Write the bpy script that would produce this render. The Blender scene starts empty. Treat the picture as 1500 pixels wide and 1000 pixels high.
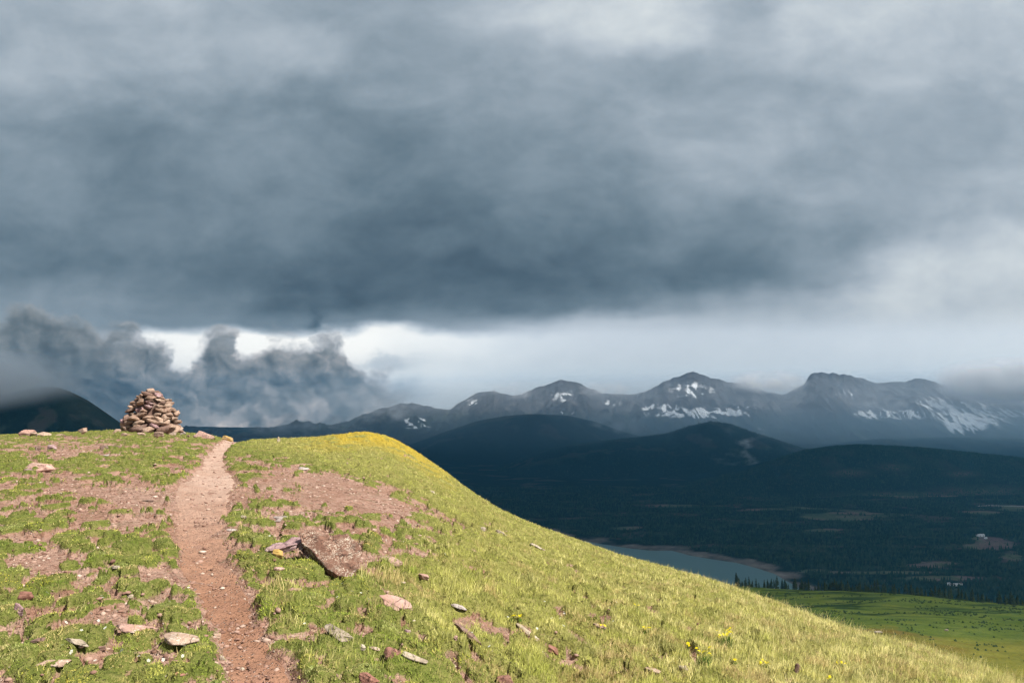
import bpy, bmesh, math, random
import numpy as np
from mathutils import Vector, Matrix, noise as mnoise

random.seed(7)
rng = np.random.default_rng(11)
sc = bpy.context.scene
COL = sc.collection
R = math.radians
F = 1167.0        # focal length in units of the 1500 px wide photograph
HOR = 590.0       # eye level row
ZC = 1.65         # eye height
EXPO = 0.92

# ------------------------------------------------------------------ numpy noise
_perm = np.random.default_rng(3).permutation(4096)
_ang = np.random.default_rng(4).random(4096) * 2 * np.pi
_gx, _gy = np.cos(_ang), np.sin(_ang)

def pn(x, y, seed=0):
    x = np.asarray(x, float); y = np.asarray(y, float)
    xi = np.floor(x).astype(np.int64); yi = np.floor(y).astype(np.int64)
    xf = x - xi; yf = y - yi
    def g(ix, iy, dx, dy):
        k = _perm[(_perm[(ix + seed * 57) & 4095] + iy) & 4095]
        return _gx[k] * dx + _gy[k] * dy
    w = xf * xf * xf * (xf * (xf * 6 - 15) + 10); h = yf * yf * yf * (yf * (yf * 6 - 15) + 10)
    a = g(xi, yi, xf, yf); b = g(xi + 1, yi, xf - 1, yf)
    c = g(xi, yi + 1, xf, yf - 1); d = g(xi + 1, yi + 1, xf - 1, yf - 1)
    return (a + w * (b - a)) * (1 - h) + (c + w * (d - c)) * h

def fbm(x, y, o=4, seed=0, gain=.5):
    s = 0.0; a = 1.0
    for i in range(o):
        s = s + a * pn(x * 2 ** i, y * 2 ** i, seed + i); a *= gain
    return s

def ridged(x, y, o=4, seed=0):
    s = 0.0; a = 1.0
    for i in range(o):
        s = s + a * (1 - 2 * np.abs(pn(x * 2 ** i, y * 2 ** i, seed + i))); a *= .5
    return s / 1.9

def worley(x, y, sc, seed=0):      # distance to the nearest jittered cell centre, and two numbers of that cell
    x = np.asarray(x, float) * sc; y = np.asarray(y, float) * sc
    xi = np.floor(x).astype(np.int64); yi = np.floor(y).astype(np.int64)
    best = np.full(x.shape, 9.); r1 = np.zeros(x.shape); r2 = np.zeros(x.shape)
    for dx in (-1, 0, 1):
        for dy in (-1, 0, 1):
            h = _perm[(_perm[(xi + dx + seed * 31) & 4095] + yi + dy) & 4095]; h2 = _perm[(h + 77) & 4095]
            d = np.hypot(xi + dx + .15 + .7 * h / 4096. - x, yi + dy + .15 + .7 * h2 / 4096. - y)
            m = d < best
            best = np.where(m, d, best); r1 = np.where(m, _perm[(h + 991) & 4095] / 4096., r1); r2 = np.where(m, _perm[(h2 + 1733) & 4095] / 4096., r2)
    return best, r1, r2

def sstep(a, b, x):
    t = np.clip((x - a) / (b - a), 0, 1)
    return t * t * (3 - 2 * t)

def uni(n, sd=.26):       # turns fbm values into roughly even 0..1
    return 1 / (1 + np.exp(-1.7 * n / sd))

# ------------------------------------------------------------------ mesh and object helpers
def mk(name, V, Fa, mat=None, parent=None, smooth=False, cols=None, vals=None):
    V = np.ascontiguousarray(V, dtype=np.float32); Fa = np.ascontiguousarray(Fa, dtype=np.int32)
    me = bpy.data.meshes.new(name)
    n, k = Fa.shape
    me.vertices.add(len(V)); me.vertices.foreach_set('co', V.ravel())
    me.loops.add(n * k); me.loops.foreach_set('vertex_index', Fa.ravel())
    me.polygons.add(n); me.polygons.foreach_set('loop_start', np.arange(0, n * k, k, dtype=np.int32))
    if smooth:
        me.polygons.foreach_set('use_smooth', np.ones(n, dtype=bool))
    for nm, c in (cols or {}).items():
        a = me.attributes.new(nm, 'FLOAT_COLOR', 'POINT')
        c4 = np.ones((len(V), 4), np.float32); c4[:, :3] = c
        a.data.foreach_set('color', c4.ravel())
    for nm, c in (vals or {}).items():
        a = me.attributes.new(nm, 'FLOAT', 'POINT'); a.data.foreach_set('value', np.asarray(c, np.float32).ravel())
    me.update(calc_edges=True); me.validate()
    o = bpy.data.objects.new(name, me)
    if mat: me.materials.append(mat)
    COL.objects.link(o)
    if parent: o.parent = parent
    return o

def grid_faces(nr, nc):
    i = np.arange(nr * nc).reshape(nr, nc)
    return np.stack([i[:-1, :-1], i[:-1, 1:], i[1:, 1:], i[1:, :-1]], -1).reshape(-1, 4)

def tag(o, label=None, cat=None, group=None, kind=None):
    if label: o['label'] = label
    if cat: o['category'] = cat
    if group: o['group'] = group
    if kind: o['kind'] = kind
    return o

def empty(name, loc, rz=0):
    o = bpy.data.objects.new(name, None); o.empty_display_size = .2
    COL.objects.link(o); o.location = loc; o.rotation_euler = (0, 0, rz)
    return o

# ------------------------------------------------------------------ node helpers
class NT:
    def __init__(s, tree): s.t = tree; s.n = tree.nodes; s.l = tree.links
    def new(s, typ, **kw):
        n = s.n.new(typ)
        for k, v in kw.items(): setattr(n, k, v)
        return n
    def put(s, inp, v):
        if v is None: return
        if hasattr(v, 'is_output') or isinstance(v, bpy.types.NodeSocket): s.l.new(v, inp)
        else: inp.default_value = v
    def m(s, op, a, b=None, c=None, clamp=False):
        n = s.new('ShaderNodeMath', operation=op); n.use_clamp = clamp
        s.put(n.inputs[0], a); s.put(n.inputs[1], b); s.put(n.inputs[2], c)
        return n.outputs[0]
    def vm(s, op, a, b=None, out=0):
        n = s.new('ShaderNodeVectorMath', operation=op)
        s.put(n.inputs[0], a); s.put(n.inputs[1], b)
        return n.outputs[out]
    def xyz(s, x, y, z):
        n = s.new('ShaderNodeCombineXYZ')
        for i, v in enumerate((x, y, z)): s.put(n.inputs[i], v)
        return n.outputs[0]
    def sep(s, v):
        n = s.new('ShaderNodeSeparateXYZ'); s.put(n.inputs[0], v); return n.outputs
    def noise(s, vec, scale, detail=4, rough=.5, dist=0, dim='3D'):
        n = s.new('ShaderNodeTexNoise', noise_dimensions=dim)
        s.put(n.inputs['Vector'], vec); n.inputs['Scale'].default_value = scale
        n.inputs['Detail'].default_value = detail; n.inputs['Roughness'].default_value = rough
        n.inputs['Distortion'].default_value = dist
        return n.outputs[0]
    def vor(s, vec, scale, feature='F1', out='Distance', rnd=1):
        n = s.new('ShaderNodeTexVoronoi', feature=feature)
        s.put(n.inputs['Vector'], vec); n.inputs['Scale'].default_value = scale
        n.inputs['Randomness'].default_value = rnd
        return n.outputs[out]
    def mr(s, v, a, b, c=0., d=1., smooth=True):
        n = s.new('ShaderNodeMapRange', interpolation_type='SMOOTHSTEP' if smooth else 'LINEAR')
        for i, q in enumerate((v, a, b, c, d)): s.put(n.inputs[i], q)
        return n.outputs[0]
    def mixc(s, f, a, b, blend='MIX'):
        n = s.new('ShaderNodeMix', data_type='RGBA', blend_type=blend)
        s.put(n.inputs[0], f); s.put(n.inputs[6], a if not isinstance(a, tuple) else (*a, 1)[:4]); s.put(n.inputs[7], b if not isinstance(b, tuple) else (*b, 1)[:4])
        return n.outputs[2]
    def mixf(s, f, a, b):
        n = s.new('ShaderNodeMix', data_type='FLOAT')
        s.put(n.inputs[0], f); s.put(n.inputs[2], a); s.put(n.inputs[3], b)
        return n.outputs[0]
    def ramp(s, v, stops, interp='LINEAR'):
        n = s.new('ShaderNodeValToRGB'); s.put(n.inputs[0], v)
        e = n.color_ramp.elements; n.color_ramp.interpolation = interp
        while len(e) > 1: e.remove(e[-1])
        for i, (p, c) in enumerate(stops):
            q = e[0] if i == 0 else e.new(p)
            q.position = p; q.color = (*c, 1)
        return n.outputs[0]
    def curve(s, v, pts):
        n = s.new('ShaderNodeFloatCurve'); s.put(n.inputs['Value'], v)
        c = n.mapping.curves[0]
        n.mapping.use_clip = False
        c.points[0].location = pts[0]; c.points[1].location = pts[-1]
        for p in pts[1:-1]: c.points.new(*p)
        n.mapping.update()
        return n.outputs[0]
    def attr(s, name, out='Color'):
        return s.new('ShaderNodeAttribute', attribute_name=name).outputs[out]
    def bump(s, h, strength, dist):
        n = s.new('ShaderNodeBump'); s.put(n.inputs['Height'], h)
        n.inputs['Strength'].default_value = strength; n.inputs['Distance'].default_value = dist
        return n.outputs[0]

def material(name):
    m = bpy.data.materials.new(name); m.use_nodes = True
    m.node_tree.nodes.clear()
    t = NT(m.node_tree); out = t.new('ShaderNodeOutputMaterial')
    return m, t, out

def princ(t, out, col, rough=.9, nrm=None, spec=.2):
    b = t.new('ShaderNodeBsdfPrincipled')
    t.put(b.inputs['Base Color'], col if not isinstance(col, tuple) else (*col, 1)[:4]); t.put(b.inputs['Roughness'], rough)
    b.inputs['Specular IOR Level'].default_value = spec
    if nrm is not None: t.put(b.inputs['Normal'], nrm)
    t.l.new(b.outputs[0], out.inputs['Surface'])
    return b

def lin(r, g, b):
    f = lambda c: (c / 255 / 12.92 if c <= 10 else ((c / 255 + .055) / 1.055) ** 2.4)
    return (f(r), f(g), f(b))

# ------------------------------------------------------------------ the near hill: height of the ground
SIL = [(-1400, 630), (-400, 636), (0, 640), (60, 638), (120, 635), (180, 633), (240, 635), (300, 639), (340, 647), (385, 648), (410, 646),
       (450, 645), (500, 640), (530, 636), (550, 638), (575, 645), (600, 659), (620, 672), (650, 693), (680, 716), (700, 731),
       (730, 749), (760, 763), (800, 780), (850, 797), (900, 815), (950, 830), (1000, 844), (1050, 858), (1100, 876),
       (1150, 894), (1200, 914), (1250, 931), (1300, 944), (1350, 956), (1400, 973), (1450, 990), (1500, 1012), (1600, 1050), (1800, 1130), (2600, 1400)]
_up = np.linspace(-1.9, 1.7, 3601)
_sp = np.interp(_up, [(a - 750) / F for a, b in SIL], [(b - HOR) / F for a, b in SIL])
def gsm(v, sg):
    k = np.exp(-.5 * (np.arange(-int(4 * sg), int(4 * sg) + 1) / sg) ** 2); k /= k.sum()
    p = len(k) // 2
    return np.convolve(np.pad(v, p, mode='edge'), k, mode='valid')
_s1 = gsm(_sp, 6); _s0 = gsm(_sp, 90)
_dp = gsm(np.interp(_up, [-1.9, -.643, -.3, -.18, 0, .21, .45, .643, 1.7], [34, 34, 36, 40, 33, 26, 20, 16.5, 11]), 40)

def base_z(x, y):
    u = x / y
    D = np.interp(u, _up, _dp); t = y / D
    w = sstep(.3, .92, t)
    s = np.interp(u, _up, _s0) * (1 - w) + np.interp(u, _up, _s1) * w
    e = y - D; m_ = .5; a = m_ * D * D / 3.3
    drop = np.where(e < 0, 1.65 * (1 - np.minimum(t, 1)) ** 2, m_ * a * (np.sqrt(1 + (e / a) ** 2) - 1))
    return np.maximum(ZC - s * y - drop, -640)

def pixof(x, y):
    z = base_z(x, y)
    return 750 + F * x / y, HOR + F * (ZC - z) / y

PATHL = [(630, 322), (646, 326), (652, 320), (660, 306), (672, 300), (684, 297), (694, 283), (703, 274), (715, 262), (730, 258), (750, 262), (770, 258), (790, 260), (810, 266), (830, 266), (850, 278), (870, 290), (890, 298), (905, 310), (925, 312), (945, 326), (970, 330), (1000, 340), (1250, 390)]
PATHR = [(630, 372), (646, 374), (652, 342), (660, 332), (672, 326), (684, 330), (694, 338), (703, 342), (715, 338), (730, 330), (750, 326), (770, 322), (790, 328), (810, 330), (830, 334), (850, 350), (870, 358), (890, 372), (905, 380), (925, 384), (945, 394), (970, 408), (1000, 428), (1250, 540)]
def path_d(x, y):         # metres outside the trodden trail (negative inside)
    px, py = pixof(x, y)
    l = np.interp(py, *zip(*PATHL)); r = np.interp(py, *zip(*PATHR))
    return np.maximum(l - px, px - r) * y / F + .13 * fbm(x * 1.9, y * 1.9, 4, 40)

def gb(px, py, cx, cy, sx, sy, rot=0):
    dx, dy = px - cx, py - cy; c, s = math.cos(rot), math.sin(rot)
    return np.exp(-((c * dx + s * dy) / sx) ** 2 - ((-s * dx + c * dy) / sy) ** 2)

def slopeness(x, y):      # 0 on the trampled top, 1 on the grassy flank
    px, py = pixof(x, y)
    edge = np.interp(py, [640, 650, 665, 690, 720, 760, 800, 850, 900, 1000, 1200], [350, 350, 380, 480, 560, 610, 610, 560, 560, 650, 900])
    k = (px - edge) / np.interp(py, [640, 1000], [50, 160])
    return sstep(-.5, 1.0, k)

def cover(x, y):
    px, py = pixof(x, y)
    left = np.interp(py, [632, 645, 665, 690, 705, 725, 745, 770, 800, 830, 870, 920, 1000], [.50, .42, .45, .54, .42, .26, .34, .45, .49, .56, .66, .70, .72])
    left = left - .3 * gb(px, py, 190, 735, 110, 18) - .3 * gb(px, py, 100, 660, 70, 12) - .25 * gb(px, py, 60, 700, 70, 8)
    mid = np.interp(py, [640, 680, 700, 720, 760, 790, 830, 870, 1000], [.85, .56, .38, .34, .40, .45, .62, .76, .82])
    sl = slopeness(x, y)
    s = sstep(300, 370, px)
    c = left * (1 - s) + mid * s
    c = (c - .07) * (1 - sl) + 1.03 * sl
    for (cx, cy, sx, sy, ro, a) in [(560, 742, 75, 14, .2, .6), (480, 705, 80, 12, .15, .4), (450, 735, 90, 18, .1, .3), (585, 818, 40, 10, .1, .5), (770, 942, 60, 13, .45, .85), (860, 985, 120, 9, .2, .8), (700, 925, 50, 11, .35, .8),
                                    (880, 915, 26, 9, 0, .6), (985, 972, 70, 9, .3, .8), (880, 905, 40, 14, 0, .2), (450, 868, 45, 9, 0, .5), (410, 825, 30, 8, 0, .4), (235, 850, 40, 12, 0, .3), (270, 880, 25, 22, .3, .35),
                                    (530, 945, 55, 9, .3, .25), (720, 770, 25, 7, 0, .35), (660, 765, 40, 8, .2, .3), (190, 975, 60, 10, 0, .3), (40, 935, 50, 10, 0, .3)]:
        c = c - a * gb(px, py, cx, cy, sx, sy, ro)
    for (cx, cy, sx, sy, a) in [(110, 685, 80, 12, .2), (225, 705, 50, 9, .3), (125, 745, 45, 8, .3), (60, 725, 60, 7, .3), (70, 775, 70, 9, .2), (215, 815, 60, 14, .35), (390, 745, 60, 6, .3), (380, 780, 45, 14, .35),
                                (380, 850, 25, 18, .4), (420, 900, 40, 40, .3), (310, 960, 18, 40, .5), (250, 790, 18, 40, .35), (240, 665, 40, 7, .3)]:
        c = c + a * gb(px, py, cx, cy, sx, sy)
    return c

def veg(x, y):            # 0 bare soil .. 1 covered
    n = uni(fbm(x * 1.7 + .3 * pn(x * 3, y * 3, 9), y * 1.25, 4, 20))
    n2 = uni(fbm(x * 5.4, y * 4.2, 3, 25))
    n3 = uni(fbm(x * 13, y * 10, 3, 27))
    n = .50 * n + .33 * n2 + .17 * n3
    n = .5 + (n - .5) * 1.35
    v = sstep(-.07, .09, n - (1 - cover(x, y)))
    sl = slopeness(x, y)
    wx = x + .10 * pn(x * 4, y * 4, 71); wy = y + .10 * pn(x * 4, y * 4, 72)
    d, r1, r2 = worley(wx, wy, 3.1, 3)
    lone = sstep(.42, .30, d) * (r2 > .72) * sstep(.10, .35, cover(x, y)) * .9      # single cushions out on the bare soil
    v = np.maximum(v, lone * (1 - sl))
    d4, q1, q2 = worley(wx, wy, 2.3, 8)
    v = v * (1 - sl * .85 * sstep(.46, .66, d4) * (q1 > .45))
    v = v * (1 - (1 - sl) * .75 * sstep(.50, .64, d) * (r1 > .3))
    v = v * (.25 + .75 * sstep(.08, .26, uni(fbm(x * 7, y * 5.5, 3, 28)) + .2 * sl))
    return v * sstep(-.02, .12, path_d(x, y) + .06 * pn(x * 9, y * 9, 29))

def ground_parts(x, y):
    b = base_z(x, y)
    near = np.clip(1 - (y - 60) / 200, 0, 1)
    b = b + near * (.05 * fbm(x * .45, y * .45, 3, 50) * np.minimum(1, y / 8) + .022 * fbm(x * 2.2, y * 2.2, 4, 55))
    return b
def ground_z(x, y, vg=None, pd=None):
    b = ground_parts(x, y)
    v = veg(x, y) if vg is None else vg
    pd = path_d(x, y) if pd is None else pd
    near = np.clip(1 - (y - 60) / 200, 0, 1)
    sl = slopeness(x, y)
    wx = x + .10 * pn(x * 4, y * 4, 71); wy = y + .10 * pn(x * 4, y * 4, 72)
    d, r1, r2 = worley(wx, wy, 3.1, 3)
    dome = np.sqrt(np.maximum(0, 1 - (d / .68) ** 2)) * (.35 + .9 * r2)
    hump = v * ((1 - sl) * (.030 + .085 * dome) + sl * .085 * (.25 + 1.5 * uni(fbm(x * 3.4, y * 3.4, 3, 30))))
    return b + near * (hump - .04 * sstep(.16, -.10, pd))

_ys = np.geomspace(2.5, 60, 900)
def on_ground(px, py):    # where the sight line through a point of the photograph meets the hill
    px = np.atleast_1d(np.asarray(px, float)); py = np.atleast_1d(np.asarray(py, float))
    out = np.zeros((len(px), 3))
    for i, (a, b) in enumerate(zip(px, py)):
        x = (a - 750) / F * _ys
        v = HOR + F * (ZC - ground_z(x, _ys)) / _ys
        k = np.argmax(v <= b) if (v <= b).any() else int(np.argmin(v))
        k = min(k, int(np.argmin(np.where(_ys < 55, v, 1e9))))
        out[i] = (x[k], _ys[k], ground_z(x[k:k + 1], _ys[k:k + 1])[0])
    return out

# ------------------------------------------------------------------ materials: soil, path, grass, rock
def mat_ground():
    m, t, out = material('soil_and_turf')
    P = t.new('ShaderNodeNewGeometry').outputs['Position']
    v = t.attr('veg', 'Fac'); sl = t.attr('flank', 'Fac'); och = t.attr('ochre', 'Fac')
    n1 = t.noise(P, 1.3, 5, .6); n2 = t.noise(P, 14, 5, .65); n3 = t.noise(P, 55, 3, .6)
    dirt = t.ramp(n1, [(.3, (.28, .155, .108)), (.5, (.355, .22, .165)), (.7, (.41, .275, .215))])
    dirt = t.mixc(t.mr(n2, .42, .68), dirt, (.20, .105, .07))
    dirt = t.mixc(t.m('MULTIPLY', t.mr(t.noise(P, 5., 5, .7), .5, .68), .6), dirt, (.17, .13, .075))
    sp = t.vor(P, 30, out='Distance'); spc = t.vor(P, 30, out='Color')
    pale = t.m('MULTIPLY', t.mr(sp, .28, .12), t.mr(t.sep(spc)[0], .55, .75))
    dirt = t.mixc(pale, dirt, (.52, .41, .34))
    dark = t.m('MULTIPLY', t.mr(t.vor(P, 11), .22, .10), t.mr(n1, .45, .6))
    dirt = t.mixc(dark, dirt, (.12, .06, .045))
    green = t.ramp(n2, [(.3, (.085, .105, .02)), (.5, (.14, .155, .035)), (.7, (.22, .20, .07))])
    dry = t.ramp(n2, [(.3, (.13, .125, .03)), (.5, (.21, .20, .055)), (.75, (.28, .25, .09))])
    g = t.mixc(sl, green, dry)
    g = t.mixc(och, g, (.38, .27, .035))
    ed = t.mr(t.m('ADD', v, t.m('MULTIPLY', t.m('SUBTRACT', n3, .5), .7)), .35, .6)
    col = t.mixc(ed, dirt, g)
    far = t.mr(t.sep(P)[1], 90, 250)
    col = t.mixc(far, col, (.06, .075, .022))
    h = t.m('ADD', t.m('MULTIPLY', n3, .5), t.m('MULTIPLY', n2, 1.0))
    h = t.m('ADD', h, t.m('MULTIPLY', t.mr(sp, .3, .05), .35))
    princ(t, out, col, .95, t.bump(h, 1., .06), .1)
    return m

def mat_path():
    m, t, out = material('trodden_red_dirt')
    P = t.new('ShaderNodeNewGeometry').outputs['Position']
    n1 = t.noise(P, .9, 4, .6); n2 = t.noise(P, 9, 5, .65); n3 = t.noise(P, 60, 3, .6)
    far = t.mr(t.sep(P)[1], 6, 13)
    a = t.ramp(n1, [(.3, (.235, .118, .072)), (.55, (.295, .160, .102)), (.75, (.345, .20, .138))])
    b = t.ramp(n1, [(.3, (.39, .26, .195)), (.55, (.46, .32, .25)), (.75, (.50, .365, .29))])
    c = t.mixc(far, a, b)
    c = t.mixc(t.mr(n2, .48, .78), c, (.27, .145, .10))
    sp = t.vor(P, 38); spc = t.sep(t.vor(P, 38, out='Color'))
    c = t.mixc(t.m('MULTIPLY', t.mr(sp, .3, .14), t.mr(spc[0], .5, .8)), c, (.55, .43, .36))
    sp2 = t.vor(P, 16); spc2 = t.sep(t.vor(P, 16, out='Color'))
    c = t.mixc(t.m('MULTIPLY', t.mr(sp2, .25, .12), t.mr(spc2[1], .7, .85)), c, (.15, .08, .06))
    h = t.m('ADD', t.m('MULTIPLY', n2, .8), t.m('ADD', t.m('MULTIPLY', n3, .4), t.m('MULTIPLY', t.mr(sp, .35, .05), .5)))
    princ(t, out, c, .95, t.bump(h, 1., .06), .1)
    return m

def mat_blades(name, trans=.35):
    m, t, out = material(name)
    c = t.attr('tint')
    d = t.new('ShaderNodeBsdfDiffuse'); t.put(d.inputs[0], c)
    tr = t.new('ShaderNodeBsdfTranslucent'); t.put(tr.inputs[0], c)
    mx = t.new('ShaderNodeMixShader'); mx.inputs[0].default_value = trans
    t.l.new(d.outputs[0], mx.inputs[1]); t.l.new(tr.outputs[0], mx.inputs[2])
    t.l.new(mx.outputs[0], out.inputs[0])
    return m

def mat_rock(name, c1, c2, lichen=(.5, .46, .38), amount=.3, lscale=14, strata=.5, moss=None):
    m, t, out = material(name)
    P = t.new('ShaderNodeTexCoord').outputs['Object']
    rnd = t.new('ShaderNodeObjectInfo').outputs['Random']
    off = t.xyz(t.m('MULTIPLY', rnd, 37.), t.m('MULTIPLY', rnd, 91.), 0.)
    P = t.vm('ADD', P, off)
    n1 = t.noise(P, 5, 6, .62, .3); n2 = t.noise(P, 28, 5, .65)
    c = t.mixc(t.mr(n1, .35, .65), c1, c2)
    c = t.mixc(t.mr(n2, .5, .75), c, tuple(.62 * k for k in c1))
    z = t.sep(P)[2]
    st = t.noise(t.xyz(0., t.m('MULTIPLY', t.sep(P)[0], .8), t.m('MULTIPLY', z, 40.)), 1.0, 3, .6)
    c = t.mixc(t.m('MULTIPLY', t.mr(st, .45, .7), strata * .6), c, tuple(.7 * k for k in c2))
    lv = t.vor(t.vm('ADD', P, t.vm('SCALE', t.xyz(n2, n1, n2), None)), lscale); lc = t.sep(t.vor(P, lscale, out='Color'))
    li = t.m('MULTIPLY', t.mr(t.m('ADD', lv, t.m('MULTIPLY', t.m('SUBTRACT', n2, .5), .5)), .38, .26), t.mr(t.noise(P, 3.1, 3), .62 - amount * .5, .72 - amount * .5))
    c = t.mixc(li, c, lichen)
    c = t.mixc(t.m('MULTIPLY', t.mr(t.noise(P, 13., 7, .72, .6), .50, .66), .55), c, tuple(.42 * k for k in c1))
    ck = t.vor(t.vm('ADD', P, t.vm('MULTIPLY', t.xyz(n1, n2, n1), (.12, .12, .12))), 7., 'DISTANCE_TO_EDGE')
    c = t.mixc(t.m('MULTIPLY', t.mr(ck, .03, .004), t.mr(n1, .42, .5)), c, tuple(.25 * k for k in c1))
    if moss:
        c = t.mixc(t.mr(t.noise(P, 4.2, 4, .6), .42, .56), c, moss)
    hsv = t.new('ShaderNodeHueSaturation'); t.put(hsv.inputs['Color'], c)
    t.put(hsv.inputs['Value'], t.m('ADD', .82, t.m('MULTIPLY', rnd, .36)))
    h = t.m('ADD', t.m('MULTIPLY', n1, .7), t.m('ADD', t.m('MULTIPLY', n2, .35), t.m('MULTIPLY', st, strata)))
    princ(t, out, hsv.outputs[0], .88, t.bump(h, .9, .025), .2)
    return m

M_ground = mat_ground(); M_path = mat_path()
M_blade = mat_blades('grass_blades', .32); M_mat = mat_blades('turf_blades', .2)
M_petal = mat_blades('petals', .35)
ROCK = {
    'tan': mat_rock('tan_sandstone', (.30, .205, .150), (.385, .27, .20), amount=.25),
    'red': mat_rock('red_sandstone', (.235, .105, .075), (.29, .150, .112), (.42, .32, .26), .12),
    'pink': mat_rock('pink_sandstone', (.33, .195, .155), (.40, .26, .21), (.55, .47, .38), .25),
    'cream': mat_rock('pale_rock', (.30, .235, .17), (.42, .35, .27), (.22, .18, .125), .5),
    'mauve': mat_rock('mauve_rock', (.24, .145, .145), (.32, .205, .20), (.45, .4, .36), .3),
    'dark': mat_rock('dark_brown_rock', (.13, .08, .062), (.20, .125, .095), (.4, .34, .28), .2),
    'grey': mat_rock('grey_rock', (.27, .22, .20), (.37, .31, .28), (.5, .46, .4), .35),
    'lichen': mat_rock('lichened_red_rock', (.115, .058, .040), (.195, .105, .072), (.54, .48, .38), .37, 15, 1.0),
    'ochre': mat_rock('yellow_lichen_rock', (.33, .22, .12), (.40, .28, .15), (.42, .32, .12), .3, 14, .4, (.36, .235, .07)),
    'brown': mat_rock('brown_cairn_stone', (.215, .135, .098), (.30, .20, .145), (.44, .37, .29), .3, 11),
}

# ------------------------------------------------------------------ near hill mesh
US = np.concatenate([np.linspace(-1.6, -.72, 110)[:-1], np.linspace(-.72, .74, 860), np.linspace(.74, 1.6, 100)[1:]])
YS = np.concatenate([np.geomspace(.9, 3.4, 50)[:-1], np.geomspace(3.4, 46, 560), np.geomspace(46, 1900, 90)[1:]])
UU, YY = np.meshgrid(US, YS); XX = UU * YY
vg = veg(XX, YY); pdm = path_d(XX, YY)
vg = np.where(YY > 60, 1, vg)
ZZ = ground_z(XX, YY, vg, pdm)
def ochre(x, y):
    px, py = pixof(x, y)
    sil = np.interp(px, [a for a, b in SIL], [b for a, b in SIL])
    e = py - sil
    w = np.interp(px, [420, 460, 500, 540, 590, 640, 680], [0, .35, .85, 1, .85, .6, 0])
    n = uni(fbm(x * 1.3, y * .7, 4, 70))
    return np.clip(w * sstep(34, 4, e) * sstep(.25, .6, n + .25 * w), 0, 1) * (y > 12)
ground = mk('ground', np.stack([XX, YY, ZZ], -1).reshape(-1, 3), grid_faces(len(YS), len(US)), M_ground, smooth=True,
            vals={'veg': vg, 'flank': slopeness(XX, YY), 'ochre': ochre(XX, YY)})
tag(ground, kind='structure')

# trail: a sheet lying in its shallow trench
pr = np.concatenate([np.geomspace(2.2, 38.5, 520)]); pc = np.linspace(-.25, 1.25, 60)
Yp = np.repeat(pr[:, None], len(pc), 1)
def rowpx(y):             # left and right edge of the trail at distance y, in photo columns
    px = np.full_like(y, 330.)
    for _ in range(6):
        u = (px - 750) / F
        py = pixof(u * y, y)[1]
        l = np.interp(py, *zip(*PATHL)); r = np.interp(py, *zip(*PATHR))
        px = .5 * (l + r)
    return l, r
l, r = rowpx(pr); l = gsm(l, 3); r = gsm(r, 3)
Xp = ((l[:, None] + (r - l)[:, None] * pc[None, :]) - 750) / F * Yp
edge = np.maximum(0, np.maximum(-pc, pc - 1)) / .25
Zp = ground_parts(Xp, Yp) - .030 + .018 * fbm(Xp * 5, Yp * 5, 4, 77) + .016 * fbm(Xp * 1.6, Yp * 1.2, 2, 78) - .06 * edge[None, :] + .012 * (np.abs(pc - .5) * 2)[None, :] ** 2
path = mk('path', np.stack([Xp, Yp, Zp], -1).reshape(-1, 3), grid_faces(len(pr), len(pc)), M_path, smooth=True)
tag(path, kind='structure')

# ------------------------------------------------------------------ grass
def blades(P, L, W, az, lean, col, segs=2):
    n = len(P); d = np.stack([np.cos(az), np.sin(az)], -1); s = np.stack([-d[:, 1], d[:, 0]], -1)
    ta = rng.random(n) * 2 * np.pi; s = np.stack([np.cos(ta), np.sin(ta)], -1)
    hw = (W / 2)[:, None]
    b0 = P.copy(); b1 = P.copy(); b0[:, :2] -= s * hw; b1[:, :2] += s * hw
    tip = P.copy(); tip[:, :2] += d * (lean * L)[:, None]; tip[:, 2] += L * np.sqrt(np.maximum(.08, 1 - lean ** 2))
    if segs == 1:
        V = np.stack([b0, b1, tip], 1).reshape(-1, 3); Fa = np.arange(3 * n).reshape(n, 3)
        return V, Fa, np.repeat(col, 3, 0)
    mid = P.copy(); mid[:, :2] += d * (lean * L * .33)[:, None]; mid[:, 2] += L * .56
    m0 = mid.copy(); m1 = mid.copy(); m0[:, :2] -= s * hw * .75; m1[:, :2] += s * hw * .75
    V = np.stack([b0, b1, m0, m1, tip], 1).reshape(-1, 3)
    k = np.arange(n)[:, None] * 5
    Fa = np.concatenate([k + np.array([[0, 1, 3]]), k + np.array([[0, 3, 2]]), k + np.array([[2, 3, 4]])], 0)
    return V, Fa, np.repeat(col, 5, 0)

def mixcol(stops, t):
    xs = [p for p, c in stops]
    return np.stack([np.interp(t, xs, [c[i] for p, c in stops]) for i in range(3)], -1)

GREEN = [(0, (.055, .095, .014)), (.28, (.125, .175, .026)), (.55, (.215, .255, .048)), (.78, (.31, .305, .09)), (1, (.42, .365, .175))]
DRY = [(0, (.15, .185, .032)), (.3, (.27, .285, .062)), (.65, (.40, .38, .115)), (1, (.55, .49, .22))]
bl = {'tall': [], 'turf': []}
def scatter(n, ymin, ymax, umin, umax, bias=0):
    u = umin + (umax - umin) * rng.random(n)
    y = np.exp(np.log(ymin) + (np.log(ymax) - np.log(ymin)) * rng.random(n))
    x = u * y
    D = np.interp(u, _up, _dp)
    k = y < D * 1.18
    return x[k], y[k]
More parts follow.
